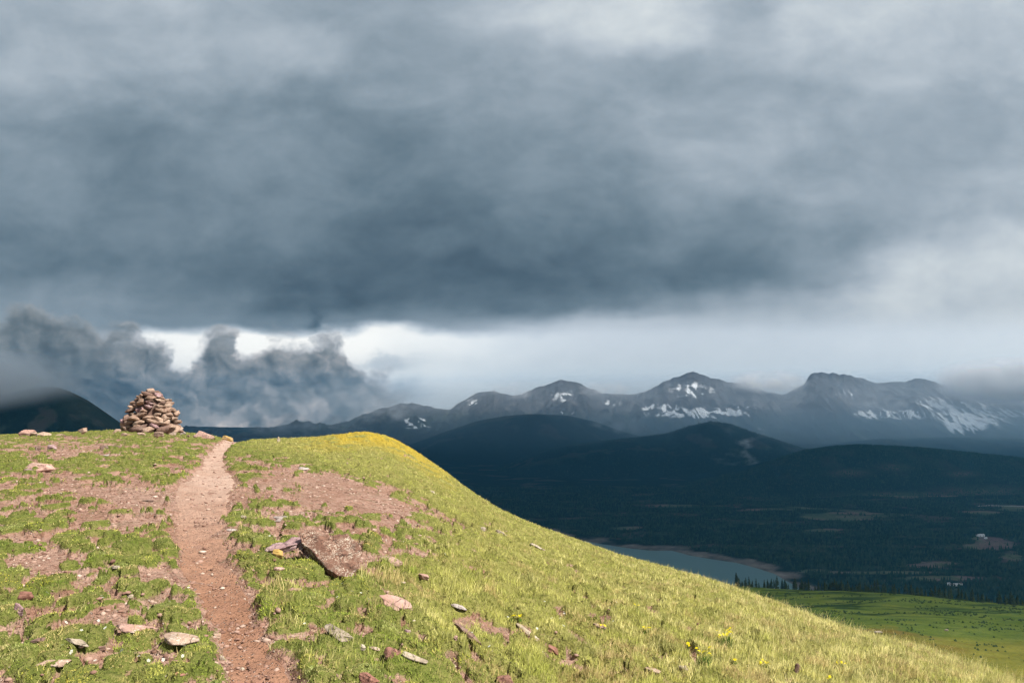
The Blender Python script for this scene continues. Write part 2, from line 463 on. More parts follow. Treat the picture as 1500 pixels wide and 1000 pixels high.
# low turf and cushions
x, y = scatter(1300000, 3.2, 46, -.80, .74)
v = veg(x, y); sl = slopeness(x, y)
k = (rng.random(len(x)) < v * (1 - .75 * sl)) & (v > .12)
x, y, v, sl = x[k], y[k], v[k], sl[k]
z = ground_z(x, y, v)
tuft = uni(fbm(x * 2.6, y * 2.6, 3, 33)); tone = uni(fbm(x * .8, y * .8, 3, 34))
L = (.008 + .020 * tuft ** 1.5 * rng.random(len(x))) * (1 + .02 * y); W = .0042 + .00042 * y
tone2 = uni(fbm(x * 3.1, y * 2.6, 3, 36))
wd, w1, w2 = worley(x + .10 * pn(x * 4, y * 4, 71), y + .10 * pn(x * 4, y * 4, 72), 3.1, 3)
tn = np.clip(-.02 + .30 * tone + .42 * w1 + .36 * (rng.random(len(x)) - .5) + .20 * (tuft - .5) + .30 * (tone2 - .42), 0, 1)
PAL = np.array([[.215, .265, .030], [.105, .150, .020], [.33, .30, .075], [.17, .205, .030], [.29, .215, .10], [.24, .25, .10], [.13, .165, .04], [.30, .30, .045]])
big_ = uni(fbm(x * .9, y * .8, 3, 39))
ci = np.floor(np.clip(.62 * w1 + .38 * big_, 0, .999) * 8).astype(int)
c = .72 * PAL[ci] * (.66 + .68 * rng.random(len(x)))[:, None] + .28 * mixcol(GREEN, tn)
yel = sstep(.80, .93, uni(fbm(x * 1.1, y * 1.1, 3, 35)))[:, None]
c = c * (1 - .6 * yel) + np.array([.36, .30, .04]) * .6 * yel
dead = (sstep(.68, .85, uni(fbm(x * 2.3, y * 1.8, 4, 37))) * (.5 + .5 * rng.random(len(x))))[:, None] * .75
c = c * (1 - dead) + dead * np.array([.33, .235, .12])
c = c * (1 - .5 * sl[:, None]) + .5 * sl[:, None] * mixcol(DRY, tn)
oc = ochre(x, y)[:, None]; c = c * (1 - oc) + np.array([.43, .315, .035]) * oc
dk = (sstep(.60, .82, uni(fbm(x * 4.6, y * 3.6, 3, 38))) * .55)[:, None]
c = c * (1 - dk) + dk * np.array([.055, .085, .015])
c = np.clip(c * 1.70, 0, .8)
bl['turf'].append(blades(np.stack([x, y, z - .004], -1), L, W, rng.random(len(x)) * 6.283, .45 + .5 * rng.random(len(x)), c, 1))
# taller grass of the flank, thin elsewhere
GR = [(575, 858, 48, 22, 1.0), (430, 905, 42, 40, .5), (445, 825, 22, 16, .7), (680, 862, 50, 22, .6), (365, 775, 30, 14, .5), (470, 960, 60, 30, .35), (600, 975, 80, 30, .3), (560, 925, 60, 20, .35)]
def tallness(x, y):
    px, py = pixof(x, y); a = 0
    for (cx, cy, sx, sy, w) in GR: a = np.maximum(a, w * gb(px, py, cx, cy, sx, sy))
    return a
x, y = scatter(760000, 3.2, 46, -.72, .74)
v = veg(x, y); sl = slopeness(x, y); tl = tallness(x, y)
clump = uni(fbm(x * 2.1, y * 2.1, 3, 61))
wd, w1, w2 = worley(x + .10 * pn(x * 4, y * 4, 71), y + .10 * pn(x * 4, y * 4, 72), 2.3, 8)
clump = np.clip(.35 * clump + .25 * uni(fbm(x * 5.2, y * 4, 3, 62)) + .55 * (w2 * sstep(.62, .1, wd)), 0, 1)
dens = np.clip(np.maximum(sl, tl) * (.25 + 1.1 * clump) + .04, 0, 1)
px_, py_ = pixof(x, y)
k = rng.random(len(x)) < dens * np.maximum(v, .06 * sl)
x, y, v, sl, tl, clump, px_, py_, w1 = (q[k] for q in (x, y, v, sl, tl, clump, px_, py_, w1))
z = ground_z(x, y, v)
big = sstep(620, 1250, px_)        # longer, paler grass farther down the flank
L = (.025 + .10 * clump ** 1.6 * rng.random(len(x)) + .085 * big * rng.random(len(x)) + .15 * tl ** 1.5 * rng.random(len(x))) * (1 - .35 * ochre(x, y))
seed = rng.random(len(x)) < .03 + .03 * big
L = np.where(seed, L * (1.7 + .9 * big), L)
W = (.0030 + .00036 * y) * np.where(seed, .6, 1)
tn = np.clip(.10 + .30 * uni(fbm(x * .9, y * .9, 4, 64)) + .32 * w1 + .30 * rng.random(len(x)) + .26 * big + .22 * (clump - .4), 0, 1)
c = mixcol(DRY, tn); gmix = (np.clip(1 - sl, 0, 1) * .5 + .42 * tl * (1 - big))[:, None].clip(0, .9)
c = c * (1 - gmix) + gmix * mixcol(GREEN, np.clip(tn + .15, 0, 1))
gp = sstep(.66, .85, uni(fbm(x * .75, y * .6, 4, 66)))[:, None] * .4
c = c * (1 - gp) + gp * mixcol(GREEN, np.clip(tn + .1, 0, 1))
c[seed] = c[seed] * .4 + np.array([.48, .42, .2]) * .6
dk = (sstep(.58, .80, uni(fbm(x * 2.6, y * 2.0, 3, 67))) * .55)[:, None]
c = c * (1 - dk) + dk * np.array([.10, .115, .03])
dead = (sstep(.70, .88, uni(fbm(x * 1.7, y * 1.3, 4, 68))) * (.4 + .6 * rng.random(len(x))))[:, None] * .8
c = c * (1 - dead) + dead * np.array([.40, .28, .15])
oc = ochre(x, y)[:, None]; c = c * (1 - oc) + np.array([.46, .345, .04]) * oc
c = np.clip(c * 1.42, 0, .85)
az = np.where(rng.random(len(x)) < .55, .2 + .9 * rng.standard_normal(len(x)), rng.random(len(x)) * 6.283)
bl['tall'].append(blades(np.stack([x, y, z - .006], -1), L, W, az, .2 + .55 * rng.random(len(x)), c, 2))
def merge(parts):
    V, Fa, C = [], [], []; o = 0
    for a, b, c_ in parts:
        V.append(a); Fa.append(b + o); C.append(c_); o += len(a)
    return np.concatenate(V), np.concatenate(Fa), np.concatenate(C)
for key, nm, mt in (('turf', 'turf', M_mat), ('tall', 'grass', M_blade)):
    V, Fa, C = merge(bl[key])
    o = mk(nm, V, Fa, mt, cols={'tint': C})
    tag(o, 'low bright green cushion turf in patches on the red soil' if key == 'turf' else 'yellow green mountain grass covering the hillside flank', 'grass', kind='stuff')

# ------------------------------------------------------------------ pebbles and tiny white flowers (uncountable)
_ico = bmesh.new(); bmesh.ops.create_icosphere(_ico, subdivisions=1, radius=1)
ICO_V = np.array([v.co[:] for v in _ico.verts]); ICO_F = np.array([[v.index for v in f.verts] for f in _ico.faces]); _ico.free()
x, y = scatter(300000, 3.2, 40, -.75, .6)
v = veg(x, y); pd_ = path_d(x, y); sl = slopeness(x, y)
pat = uni(fbm(x * 1.5, y * 1.5, 3, 81))
k = rng.random(len(x)) < np.clip((1 - v) * (.08 + .35 * pat ** 2) * np.where(pd_ < 0, .34, 1), 0, 1)
x, y, pd_ = x[k], y[k], pd_[k]
z = np.where(pd_ < -.02, ground_parts(x, y) - .028, ground_z(x, y))
sz = (.004 + .015 * rng.random(len(x)) ** 4) * (1 + .05 * y)
n = len(x); J = 1 + .35 * (rng.random((n, len(ICO_V), 1)) - .5)
a = rng.random(n) * 6.283; sc3 = np.stack([.8 + .8 * rng.random(n), .7 + .5 * rng.random(n), .35 + .45 * rng.random(n)], -1)
V = ICO_V[None] * J * sc3[:, None, :] * sz[:, None, None]
ca, sa = np.cos(a)[:, None], np.sin(a)[:, None]
V = np.stack([V[..., 0] * ca - V[..., 1] * sa, V[..., 0] * sa + V[..., 1] * ca, V[..., 2]], -1) + np.stack([x, y, z + sz * .15], -1)[:, None, :]
Fa = (ICO_F[None] + (np.arange(n) * len(ICO_V))[:, None, None]).reshape(-1, 3)
C = mixcol([(0, (.13, .07, .05)), (.4, (.23, .13, .095)), (.75, (.31, .20, .155)), (.93, (.38, .28, .22)), (1, (.48, .40, .33))], rng.random(n))
m_, t_, o_ = material('pebble_stone'); princ(t_, o_, t_.attr('tint'), .9)
tag(mk('pebbles', V.reshape(-1, 3), Fa, m_, cols={'tint': np.repeat(C, len(ICO_V), 0)}), 'small reddish and pale pebbles strewn over bare soil and trail', 'pebbles', kind='stuff')

def flower_dots(x, y, z, size, col):      # little five-petal rosettes facing up
    n = len(x); V, Fa, C = [], [], []
    az = rng.random(n) * 6.283; tilt = .5 * rng.standard_normal((n, 2))
    for p in range(5):
        a0 = az + p * 1.2566
        d = np.stack([np.cos(a0), np.sin(a0)], -1); s = np.stack([-d[:, 1], d[:, 0]], -1)
        q = np.stack([x, y, z], -1)
        def pt(rad, side, up):
            o = q.copy(); off = d * (rad * size)[:, None] + s * (side * size)[:, None]
            o[:, :2] += off; o[:, 2] += up * size + (off * tilt).sum(1); return o
        tri = np.stack([pt(.08, 0, 0), pt(.75, .38, .18), pt(1, 0, .12), pt(.75, -.38, .18)], 1)
        base = p * n * 4
        V.append(tri.reshape(-1, 3)); Fa.append(base + np.arange(n * 4).reshape(n, 4)); C.append(np.repeat(col, 4, 0))
    return np.concatenate(V), np.concatenate(Fa), np.concatenate(C)
FLW = [(150, 985, 60, 18, .8), (20, 835, 60, 20, .25), (110, 960, 60, 12, .4), (240, 985, 30, 14, .6), (455, 934, 22, 5, 1.0), (390, 803, 10, 7, 1.0), (200, 880, 90, 25, .25), (520, 880, 40, 20, .25), (600, 830, 30, 8, .3), (830, 910, 60, 30, .2), (60, 800, 60, 20, .2), (680, 965, 60, 20, .2), (150, 945, 40, 10, .6)]
x, y = scatter(60000, 3.2, 20, -.72, .5); px_, py_ = pixof(x, y); w = 0
for (cx, cy, sx, sy, a) in FLW: w = np.maximum(w, a * gb(px_, py_, cx, cy, sx, sy))
k = rng.random(len(x)) < w * .14 * (veg(x, y) > .3); x, y = x[k], y[k]; z = ground_z(x, y) + .025 + .03 * rng.random(len(x))
V, Fa, C = flower_dots(x, y, z, .006 + .0007 * y, np.tile([[.72, .72, .66]], (len(x), 1)))
tag(mk('wildflowers', V, Fa, M_petal, cols={'tint': C}), 'tiny white alpine flowers dotted through the turf', 'flowers', kind='stuff')

# ------------------------------------------------------------------ rocks
_sph = {}
def sphere(sub):
    if sub not in _sph:
        b = bmesh.new(); bmesh.ops.create_icosphere(b, subdivisions=sub, radius=1)
        _sph[sub] = (np.array([v.co[:] for v in b.verts]), np.array([[v.index for v in f.verts] for f in b.faces])); b.free()
    return _sph[sub]
def rock_mesh(seed, dims, boxy=3.2, cuts=9, rough=.10, strata=.05, sub=4):
    r = np.random.default_rng(seed)
    P, Fa = sphere(sub); P = P.copy()
    P /= (np.abs(P) ** boxy).sum(1, keepdims=True) ** (1 / boxy)
    for _ in range(cuts):
        n = r.standard_normal(3); n[2] *= .6; n /= np.linalg.norm(n)
        d = r.uniform(.58, .92); q = P @ n
        P -= np.outer(np.maximum(q - d, 0) * .94, n)
    off = r.uniform(0, 50, 3)
    nz = np.array([mnoise.fractal(Vector(p * 1.5 + off), 1.0, 2.0, 4) for p in P])
    P *= (1 + rough * nz)[:, None]
    ly = np.array([mnoise.noise(Vector((off[0], off[1], p[2] * 4 + .5 * p[0] + off[2]))) for p in P])
    P[:, :2] *= (1 + strata * 1.6 * np.sign(ly) * np.sqrt(np.abs(ly)))[:, None]
    return P * np.array(dims) / 2, Fa

def add_rock(name, px, py, w, h, kind, label, cat='rock', depth=.7, rot=None, tilt=(0, 0), boxy=3.2, sub=4, sink=.36, group=None, seed=None, rough=.1, flat=None, strata=.05):
    g = on_ground([px], [py])[0]; k = g[1] / F
    W = w * k; D = depth * W; vv = (py - HOR) / F
    Hh = max(h * k - D * vv * .7, .16 * W) if flat is None else flat * W
    seed = seed or (int(px * 7 + py * 13))
    V, Fa = rock_mesh(seed, (W, D, Hh * (1 + sink)), boxy, 13, rough, strata, sub)
    r_ = random.Random(seed)
    o = mk(name, V, Fa, ROCK[kind])
    e = .3
    zx = float(ground_parts(g[0] + e, g[1]) - ground_parts(g[0] - e, g[1])) / (2 * e); zy = float(ground_parts(g[0], g[1] + e) - ground_parts(g[0], g[1] - e)) / (2 * e)
    rot = r_.uniform(-.5, .5) if rot is None else rot
    sl_ = Matrix.Rotation(math.atan(zy), 4, 'X') @ Matrix.Rotation(-math.atan(zx), 4, 'Y')
    cx_, cy_ = g[0] * (1 + D * .35 / g[1]), g[1] + D * .35
    gz = ground_z(cx_ + np.array([0, .36, -.36, 0, 0]) * W, cy_ + np.array([0, 0, 0, .34, -.34]) * D)
    gz = .72 * gz[0] + .28 * float(gz.min())
    o.matrix_world = Matrix.Translation((cx_, cy_, float(gz) + Hh * .5 * (1 - sink))) @ sl_ @ Matrix.Rotation(rot, 4, 'Z') @ Matrix.Rotation(tilt[0], 4, 'X') @ Matrix.Rotation(tilt[1], 4, 'Y')
    tag(o, label, cat, group)
    return o

RK = [  # px, py(base), w, h, look, label, extra
 (41, 638, 24, 12, 'pink', 'rounded pale boulder at the left end of the boulder row on the crest', dict(boxy=2.4)),
 (49, 639, 11, 5, 'tan', 'small stone tucked in front of the left crest boulder', dict(boxy=2.4)),
 (63, 638, 26, 10, 'tan', 'second boulder from the left in the crest row, sloping to the right', dict(boxy=2.4, tilt=(0, .2))),
 (86, 637, 32, 6, 'tan', 'long low tan slab at the right of the crest boulder row', {}),
 (122, 634, 15, 7, 'tan', 'slanted small slab on the crest left of the cairn', dict(tilt=(0, -.35))),
 (298, 641, 27, 15, 'pink', 'pinkish rounded boulder on the crest just right of the cairn', dict(boxy=2.6)),
 (333, 642, 19, 9, 'ochre', 'boulder covered in yellow lichen on the crest beside the trail', dict(boxy=2.4)),
 (408, 647, 6, 8, 'cream', 'small pale upright stone on the crest right of the trail', dict(depth=.8, tilt=(0, .1))),
 (60, 688, 50, 17, 'pink', 'large low rounded boulder with dark underside near the left edge', dict(boxy=2.6, depth=.6, sub=4, sink=.05, seed=91)),
 (41, 688, 16, 6, 'mauve', 'thin layered slab sticking out left of the large low boulder', dict(flat=.2)),
 (165, 657, 42, 9, 'dark', 'dark edged flat slab on the slope below the cairn', dict(depth=.5)),
 (168, 664, 36, 4, 'grey', 'thin grey slab just under the dark edged slab', dict(flat=.1, depth=.5)),
 (76, 658, 20, 10, 'mauve', 'mauve broken rock in bare soil under the crest boulders', {}),
 (57, 660, 12, 7, 'dark', 'dark small rock beside the mauve broken rock', {}),
 (216, 735, 17, 4, 'dark', 'thin dark stone at the left edge of the trail', dict(flat=.14)),
 (300, 762, 8, 4, 'dark', 'small dark stone lying in the middle of the trail', {}),
 (322, 731, 8, 4, 'dark', 'small dark stone near the right edge of the trail', {}),
 (358, 688, 26, 4, 'dark', 'dark slab right of the trail below the crest', dict(flat=.12)),
 (445, 690, 20, 4, 'grey', 'grey slab at the top of the bare slope right of the trail', dict(flat=.14)),
 (195, 870, 25, 8, 'cream', 'whitish flat stone in turf left of the trail', dict(flat=.2)),
 (170, 852, 13, 5, 'cream', 'little whitish stone above the whitish flat stone', {}),
 (268, 955, 76, 34, 'tan', 'big flat tan slab at the left edge of the lower trail', dict(depth=.8, sub=4, flat=.14, rot=-.2, boxy=3.6, sink=.1)),
 (200, 922, 72, 13, 'pink', 'long pinkish slab half buried left of the big tan slab', dict(flat=.1, depth=.4, rot=-.15)),
 (112, 955, 48, 9, 'cream', 'narrow pale slab lying diagonally in the lower left turf', dict(flat=.14, depth=.25, rot=-.35, tilt=(0, .12))),
 (77, 988, 46, 19, 'tan', 'orange brown flat rock near the bottom left corner', dict(flat=.22)),
 (35, 884, 24, 14, 'red', 'reddish rounded rock in turf at the left edge', dict(boxy=2.5)),
 (27, 908, 20, 15, 'mauve', 'mauve slanted stone under the reddish rounded rock', dict(tilt=(0, .5), depth=.5)),
 (57, 942, 26, 5, 'dark', 'thin dark stone in the lower left soil', dict(flat=.14)),
 (148, 957, 16, 8, 'dark', 'dark brown stone at the end of the narrow pale slab', {}),
 (264, 990, 18, 9, 'red', 'reddish stone below the big tan slab', {}),
 (318, 938, 11, 10, 'tan', 'brown stone standing at the left border of the trail', dict(depth=.8)),
 (325, 967, 9, 8, 'cream', 'cream stone on the left border of the lowest trail', dict(depth=.8)),
 (571, 826, 42, 15, 'pink', 'reddish flat slab behind the tall green grass', dict(flat=.2, tilt=(.15, .15))),
 (583, 893, 56, 26, 'pink', 'pink flat slab in the grass below the lichened rock', dict(sub=4, flat=.2, tilt=(.12, .1))),
 (500, 938, 56, 20, 'cream', 'pale lichen crusted slab lying diagonally right of the trail', dict(flat=.2, depth=.45, rot=-.45, tilt=(.1, .2))),
 (577, 961, 36, 23, 'red', 'red brown rounded rock with a whitish patch beside a pale slab', dict(boxy=2.5, sub=4)),
 (609, 970, 44, 11, 'cream', 'pale flat stone touching the right of the red brown rock', dict(flat=.16, depth=.5, rot=-.3)),
 (531, 952, 11, 9, 'cream', 'little cream stone left of the red brown rock', dict(boxy=2.4)),
 (548, 953, 18, 6, 'tan', 'small tan stone between the cream stone and the red brown rock', {}),
 (540, 1008, 36, 22, 'red', 'red rounded rock at the bottom edge nearest the trail', dict(boxy=2.5, sub=4)),
 (741, 1006, 30, 20, 'red', 'red rounded rock at the bottom edge far from the trail', dict(boxy=2.5, sub=4)),
 (809, 965, 22, 12, 'red', 'red brown oval stone on a bare red patch of the flank', dict(boxy=2.5)),
 (688, 940, 60, 10, 'dark', 'dark thin slab lying diagonally over bare red soil', dict(flat=.1, depth=.3, rot=-.5, tilt=(0, .12))),
 (776, 932, 52, 8, 'cream', 'cream narrow slab diagonal above the red oval stone', dict(flat=.12, depth=.3, rot=-.55, tilt=(0, .15))),
 (785, 950, 25, 6, 'cream', 'cream flat stone just above the red oval stone', dict(flat=.15)),
 (667, 943, 9, 8, 'pink', 'small pale pink round stone near the dark thin slab', dict(boxy=2.2)),
 (596, 926, 11, 9, 'mauve', 'small mauve stone in grass above the red brown rock', dict(boxy=2.3)),
 (673, 899, 27, 6, 'grey', 'grey white flat stone in grass right of the pink slab', dict(flat=.15)),
 (706, 776, 12, 8, 'cream', 'white rough stone on the upper flank', {}),
 (735, 781, 24, 9, 'cream', 'white broken slab right of the white rough stone', dict(flat=.2, tilt=(0, .2))),
 (633, 721, 13, 5, 'cream', 'single white stone high on the flank under the ochre crest', {}),
 (787, 803, 22, 4, 'cream', 'thin cream stone on the flank near its skyline', dict(flat=.14)),
 (620, 848, 17, 9, 'pink', 'pinkish stone in the tall grass right of the lichened rock', {}),
 (880, 920, 24, 6, 'tan', 'tan flat stone on a small bare patch of the flank', dict(flat=.18)),
 (415, 762, 32, 9, 'grey', 'grey weathered rock in bare soil above the lichened rock', dict(rough=.3, depth=.5)),
 (357, 760, 13, 5, 'cream', 'white stone right of the trail on gravel', {}),
 (339, 778, 18, 4, 'grey', 'grey flat stone on the right border of the trail', dict(flat=.15)),
 (432, 866, 22, 6, 'pink', 'pale pink stone below the lichened rock', {}),
 (408, 836, 16, 5, 'pink', 'flat pink stone left under the lichened rock', {}),
 (355, 982, 9, 6, 'cream', 'pale stone lying on the lowest stretch of trail', dict(boxy=2.4)),
 (955, 985, 26, 6, 'tan', 'tan flat stone on the bare streak of the lower flank', dict(flat=.16)),
 (1000, 995, 16, 10, 'cream', 'cream stone at the bottom edge of the flank', {}),
 (1168, 985, 8, 14, 'dark', 'dark upright stone in the yellow grass of the lower flank', dict(depth=.7)),
]
for (px, py, w, h, kd, lb, ex) in RK:
    ex = dict(ex); ex.pop('sub', None)
    if py < 650: ex['sink'] = .12
    add_rock('rock', px, py, w, h, kd, lb, **ex)

for (px, py, w, h, kd, lb) in [(172, 634, 10, 5, 'tan', 'loose tan stone fallen at the left foot of the cairn'), (182, 637, 8, 4, 'brown', 'small brown stone in front of the left foot of the cairn'), (206, 638, 13, 5, 'tan', 'flat tan stone lying before the middle of the cairn'), (233, 639, 18, 7, 'brown', 'brown slab leaning out at the front of the cairn base'),
                                 (254, 637, 11, 6, 'tan', 'tan stone at the right front foot of the cairn'), (268, 635, 9, 5, 'grey', 'grey stone fallen at the right foot of the cairn'), (276, 639, 6, 3, 'brown', 'tiny brown stone farthest right of the cairn foot'), (311, 643, 8, 4, 'tan', 'small tan stone between the pinkish crest boulder and the yellow lichened one')]:
    add_rock('rock', px, py, w, h, kd, lb, boxy=3.5)

# the lichened slab with its left arm and the ochre stone under it
def slab_mesh(outline, thick, seed, rough=.045, subdiv=4):
    b = bmesh.new()
    vs = [b.verts.new((x, y, 0)) for x, y in outline]; f = b.faces.new(vs)
    r = bmesh.ops.extrude_face_region(b, geom=[f]); 
    for v in r['geom']:
        if isinstance(v, bmesh.types.BMVert): v.co.z -= thick; v.co.x *= .93; v.co.y *= .93
    bmesh.ops.recalc_face_normals(b, faces=b.faces)
    bmesh.ops.triangulate(b, faces=b.faces)
    for k in range(subdiv):
        bmesh.ops.subdivide_edges(b, edges=b.edges, cuts=1, use_grid_fill=True)
        bmesh.ops.triangulate(b, faces=b.faces)
    off = Vector((seed * 3.1, seed * 1.7, 0)); sz = max(abs(x) for x, y in outline)
    for v in b.verts:
        p = v.co / sz
        n = mnoise.fractal(p * 2.6 + off, 1.0, 2.0, 5); q = mnoise.noise(Vector((p.x * .6, p.y * .6, p.z * 13)) + off)
        d = Vector((p.x, p.y, 0)); side = 1 if v.co.z < -.02 * thick else .25
        v.co += d * sz * (rough * 1.4 * n + .07 * q * side) + Vector((0, 0, rough * 1.8 * n * sz))
    V = np.array([v.co[:] for v in b.verts]); Fa = np.array([[v.index for v in f.verts] for f in b.faces]); b.free()
    return V, Fa
g = on_ground([482], [850])[0]; k = g[1] / F
OUT = [(-56, 33), (-46, 14), (-28, 3), (-10, -14), (6, -27), (26, -38), (45, -37), (50, -16), (47, 8), (32, 30), (18, 41), (-4, 36), (-30, 38)]
V, Fa = slab_mesh([(x * k * 1.0, y * k * 1.22) for x, y in OUT], 13 * k, 4)
V2, F2 = slab_mesh([(x * k * .97 - 4 * k, y * k * 1.18 - 5 * k) for x, y in OUT], 9 * k, 6)
V3, F3 = slab_mesh([(x * k * .90 - 1 * k, y * k * 1.10 - 1 * k) for x, y in OUT], 10 * k, 8)
V2[:, 2] -= 14 * k; V3[:, 2] -= 23 * k
Fa = np.concatenate([Fa, F2 + len(V), F3 + len(V) + len(V2)]); V = np.concatenate([V, V2, V3])
o = mk('rock', V, Fa, ROCK['lichen'])
o.matrix_world = Matrix.Translation((g[0] - 11 * k, g[1] + .25, g[2] + 25 * k)) @ Matrix.Rotation(.10, 4, 'Y') @ Matrix.Rotation(.52, 4, 'X')
tag(o, 'large tilted red slab spotted with pale lichen, resting right of the trail', 'rock')
g2 = on_ground([412], [815])[0]; k = g2[1] / F
V, Fa = slab_mesh([(x * k, y * k) for x, y in [(-32, -4), (-20, -17), (10, -20), (30, -12), (33, 12), (8, 20), (-22, 14)]], 9 * k, 9)
o = mk('rock', V, Fa, ROCK['mauve'])
o.matrix_world = Matrix.Translation((g2[0], g2[1] + .12, g2[2] + 14 * k)) @ Matrix.Rotation(.15, 4, 'Z') @ Matrix.Rotation(.12, 4, 'X') @ Matrix.Rotation(-.26, 4, 'Y')
tag(o, 'thin mauve slab propped against the left of the lichened slab', 'rock')
add_rock('rock', 407, 819, 18, 12, 'ochre', 'small orange lichened stone under the propped mauve slab', depth=.8)

# ------------------------------------------------------------------ cairn
cb = on_ground([222], [634])[0]; ck = cb[1] / F
cairn = empty('cairn', (cb[0] * (1 + .9 / cb[1]), cb[1] + .9, cb[2] - .04))
tag(cairn, 'tall cone shaped cairn of stacked brown stones on the crest', 'cairn')
prof = [(0, 46), (.12, 44), (.25, 40), (.35, 36.5), (.5, 33), (.65, 30), (.75, 24), (.85, 17), (.93, 10), (1, 6)]
HT = 64 * ck; zz = 0; ns = 0; r_ = random.Random(5)
while zz < HT * .93 and ns < 96:
    h = zz / HT; rad = np.interp(h, *zip(*prof)) * ck
    th = r_.uniform(.13, .20) * (1.1 - .3 * h)
    sw = max(.24, .40 * (1 - .35 * h)); cnt = max(3, int(2 * math.pi * rad / sw * .66)); ph = r_.uniform(0, 6)
    for i in range(cnt):
        if ns >= 96: break
        a = ph + i * 2 * math.pi / cnt + r_.uniform(-.12, .12)
        if math.sin(a) > .45 and rad > .5: continue        # the hidden far side needs fewer stones
        s_ = r_.choice([.6, .75, .9, 1.05, 1.2, 1.5]) * r_.uniform(.9, 1.1); W = sw * s_ * 1.25; D = sw * r_.uniform(.8, 1.4); T = th * r_.uniform(.75, 1.25) * (1 + .45 * (s_ - .9))
        V, Fa = rock_mesh(900 + ns, (W, D, T), r_.uniform(3, 7), 15, .16, .08, 3)
        kd = r_.choice(['brown', 'brown', 'brown', 'dark', 'brown', 'dark', 'tan', 'brown', 'mauve', 'brown'])
        o = mk('stone', V, Fa, ROCK[kd], cairn)
        rr = max(0, rad - D * .40 + r_.uniform(-.09, .10))
        ox = (2.0 * ck if .3 < h < .7 else 0)
        o.matrix_parent_inverse = Matrix.Identity(4)
        o.location = (rr * math.cos(a) * 1.0 + ox, rr * math.sin(a) * .85, zz + T * .5)
        o.rotation_euler = (r_.uniform(-.34, .34), r_.uniform(-.36, .36), a + math.pi / 2 + r_.uniform(-.4, .4)); ns += 1
    zz += th * .80
for (dx, dz, W, T, kd) in [(-1, .985, .34, .2, 'tan'), (.12 / ck, .93, .26, .14, 'dark')]:
    V, Fa = rock_mesh(int(700 + dz * 100), (W, .3, T), 3, 8, .1, .05, 3)
    o = mk('stone', V, Fa, ROCK[kd], cairn, smooth=True); o.location = (dx * ck, 0, HT * dz); o.rotation_euler = (.1, -.12, .3)
# rubble heart so that no daylight shows through the stack
nz_, na_ = 24, 40
hh = np.linspace(0, .9, nz_); aa = np.linspace(0, 2 * np.pi, na_ + 1)[:-1]
rr = np.interp(hh, *zip(*prof))[:, None] * ck * .66 * (1 + .12 * pn(aa[None, :] * 3 + 9, hh[:, None] * 14, 5))
V = np.stack([rr * np.cos(aa), rr * np.sin(aa) * .85, np.repeat(hh[:, None] * HT, na_, 1)], -1).reshape(-1, 3)
i = np.arange(nz_ * na_).reshape(nz_, na_); j = np.roll(i, -1, 1)
mk('rubble_fill', V, np.stack([i[:-1], j[:-1], j[1:], i[1:]], -1).reshape(-1, 4), ROCK['dark'], cairn, smooth=True)

# ------------------------------------------------------------------ yellow flower plants on the flank
m_, t_, o_ = material('flower_leaf'); princ(t_, o_, (.09, .15, .03), .7); M_leaf = m_
FP = [(1060, 948, 22, 26, 'yellow flower plant on the lower flank, upper one of the two big clumps', 16), (1030, 972, 22, 24, 'yellow flower plant on the lower flank, lower left of the two big clumps', 14),
      (756, 909, 20, 9, 'short row of yellow flowers on the flank above the cream slab', 7), (1075, 978, 10, 9, 'few yellow flowers right below the big yellow clumps', 4),
      (932, 895, 8, 9, 'lone yellow flower high on the flank', 2), (882, 922, 10, 9, 'yellow flowers beside the tan stone on the bare patch', 3), (1120, 975, 30, 8, 'spread of yellow flowers in the pale grass of the lower flank', 8),
      (1232, 976, 10, 9, 'yellow flowers close to the right skyline of the flank', 4), (1005, 950, 9, 9, 'two yellow flowers left of the big yellow clumps', 2), (948, 928, 12, 8, 'faint yellow flowers midway on the flank', 4), (1215, 998, 12, 8, 'yellow flowers at the bottom edge of the flank', 4)]
for (px, py, w, h, lb, nf) in FP:
    g = on_ground([px], [py])[0]; k = g[1] / F
    e = empty('flower_plant', tuple(g)); tag(e, lb, 'flower', 'yellow flowers on the flank')
    fx = (rng.random(nf) - .5) * w * k; fy = (rng.random(nf) - .5) * w * k * .8; fz = (.45 + .55 * rng.random(nf)) * h * k
    V, Fa, C = flower_dots(fx, fy, fz, np.full(nf, .010 + .0006 * g[1]), np.tile([[.78, .64, .012]], (nf, 1)))
    mk('blossom', V, Fa, M_petal, e, cols={'tint': C})
    n = nf * 5; q = np.repeat(np.arange(nf), 5)
    B = np.stack([fx[q] * .7 + .01 * rng.standard_normal(n), fy[q] * .7 + .01 * rng.standard_normal(n), np.full(n, -.01)], -1)
    Vb, Fb, Cb = blades(B, fz[q] * (.5 + .45 * rng.random(n)), np.full(n, .008), rng.random(n) * 6.3, .3 + .3 * rng.random(n), np.tile([[.1, .17, .03]], (n, 1)), 2)
    V2, F2, C2 = blades(np.stack([fx, fy, np.full(nf, -.01)], -1), fz * 1.02 + .01, np.full(nf, .006), rng.random(nf) * 0, np.zeros(nf), np.tile([[.1, .17, .03]], (nf, 1)), 2)
    Vm, Fm, Cm = merge([(Vb, Fb, Cb), (V2, F2, C2)])
    mk('leaves', Vm, Fm, M_blade, e, cols={'tint': Cm})

# ------------------------------------------------------------------ far ground: meadow shelf, valley, lake, hills, mountains
VZ = -600.0
def at_z(px, py, z=VZ):
    y = (z - ZC) / ((HOR - py) / F)
    return (px - 750) / F * y, y

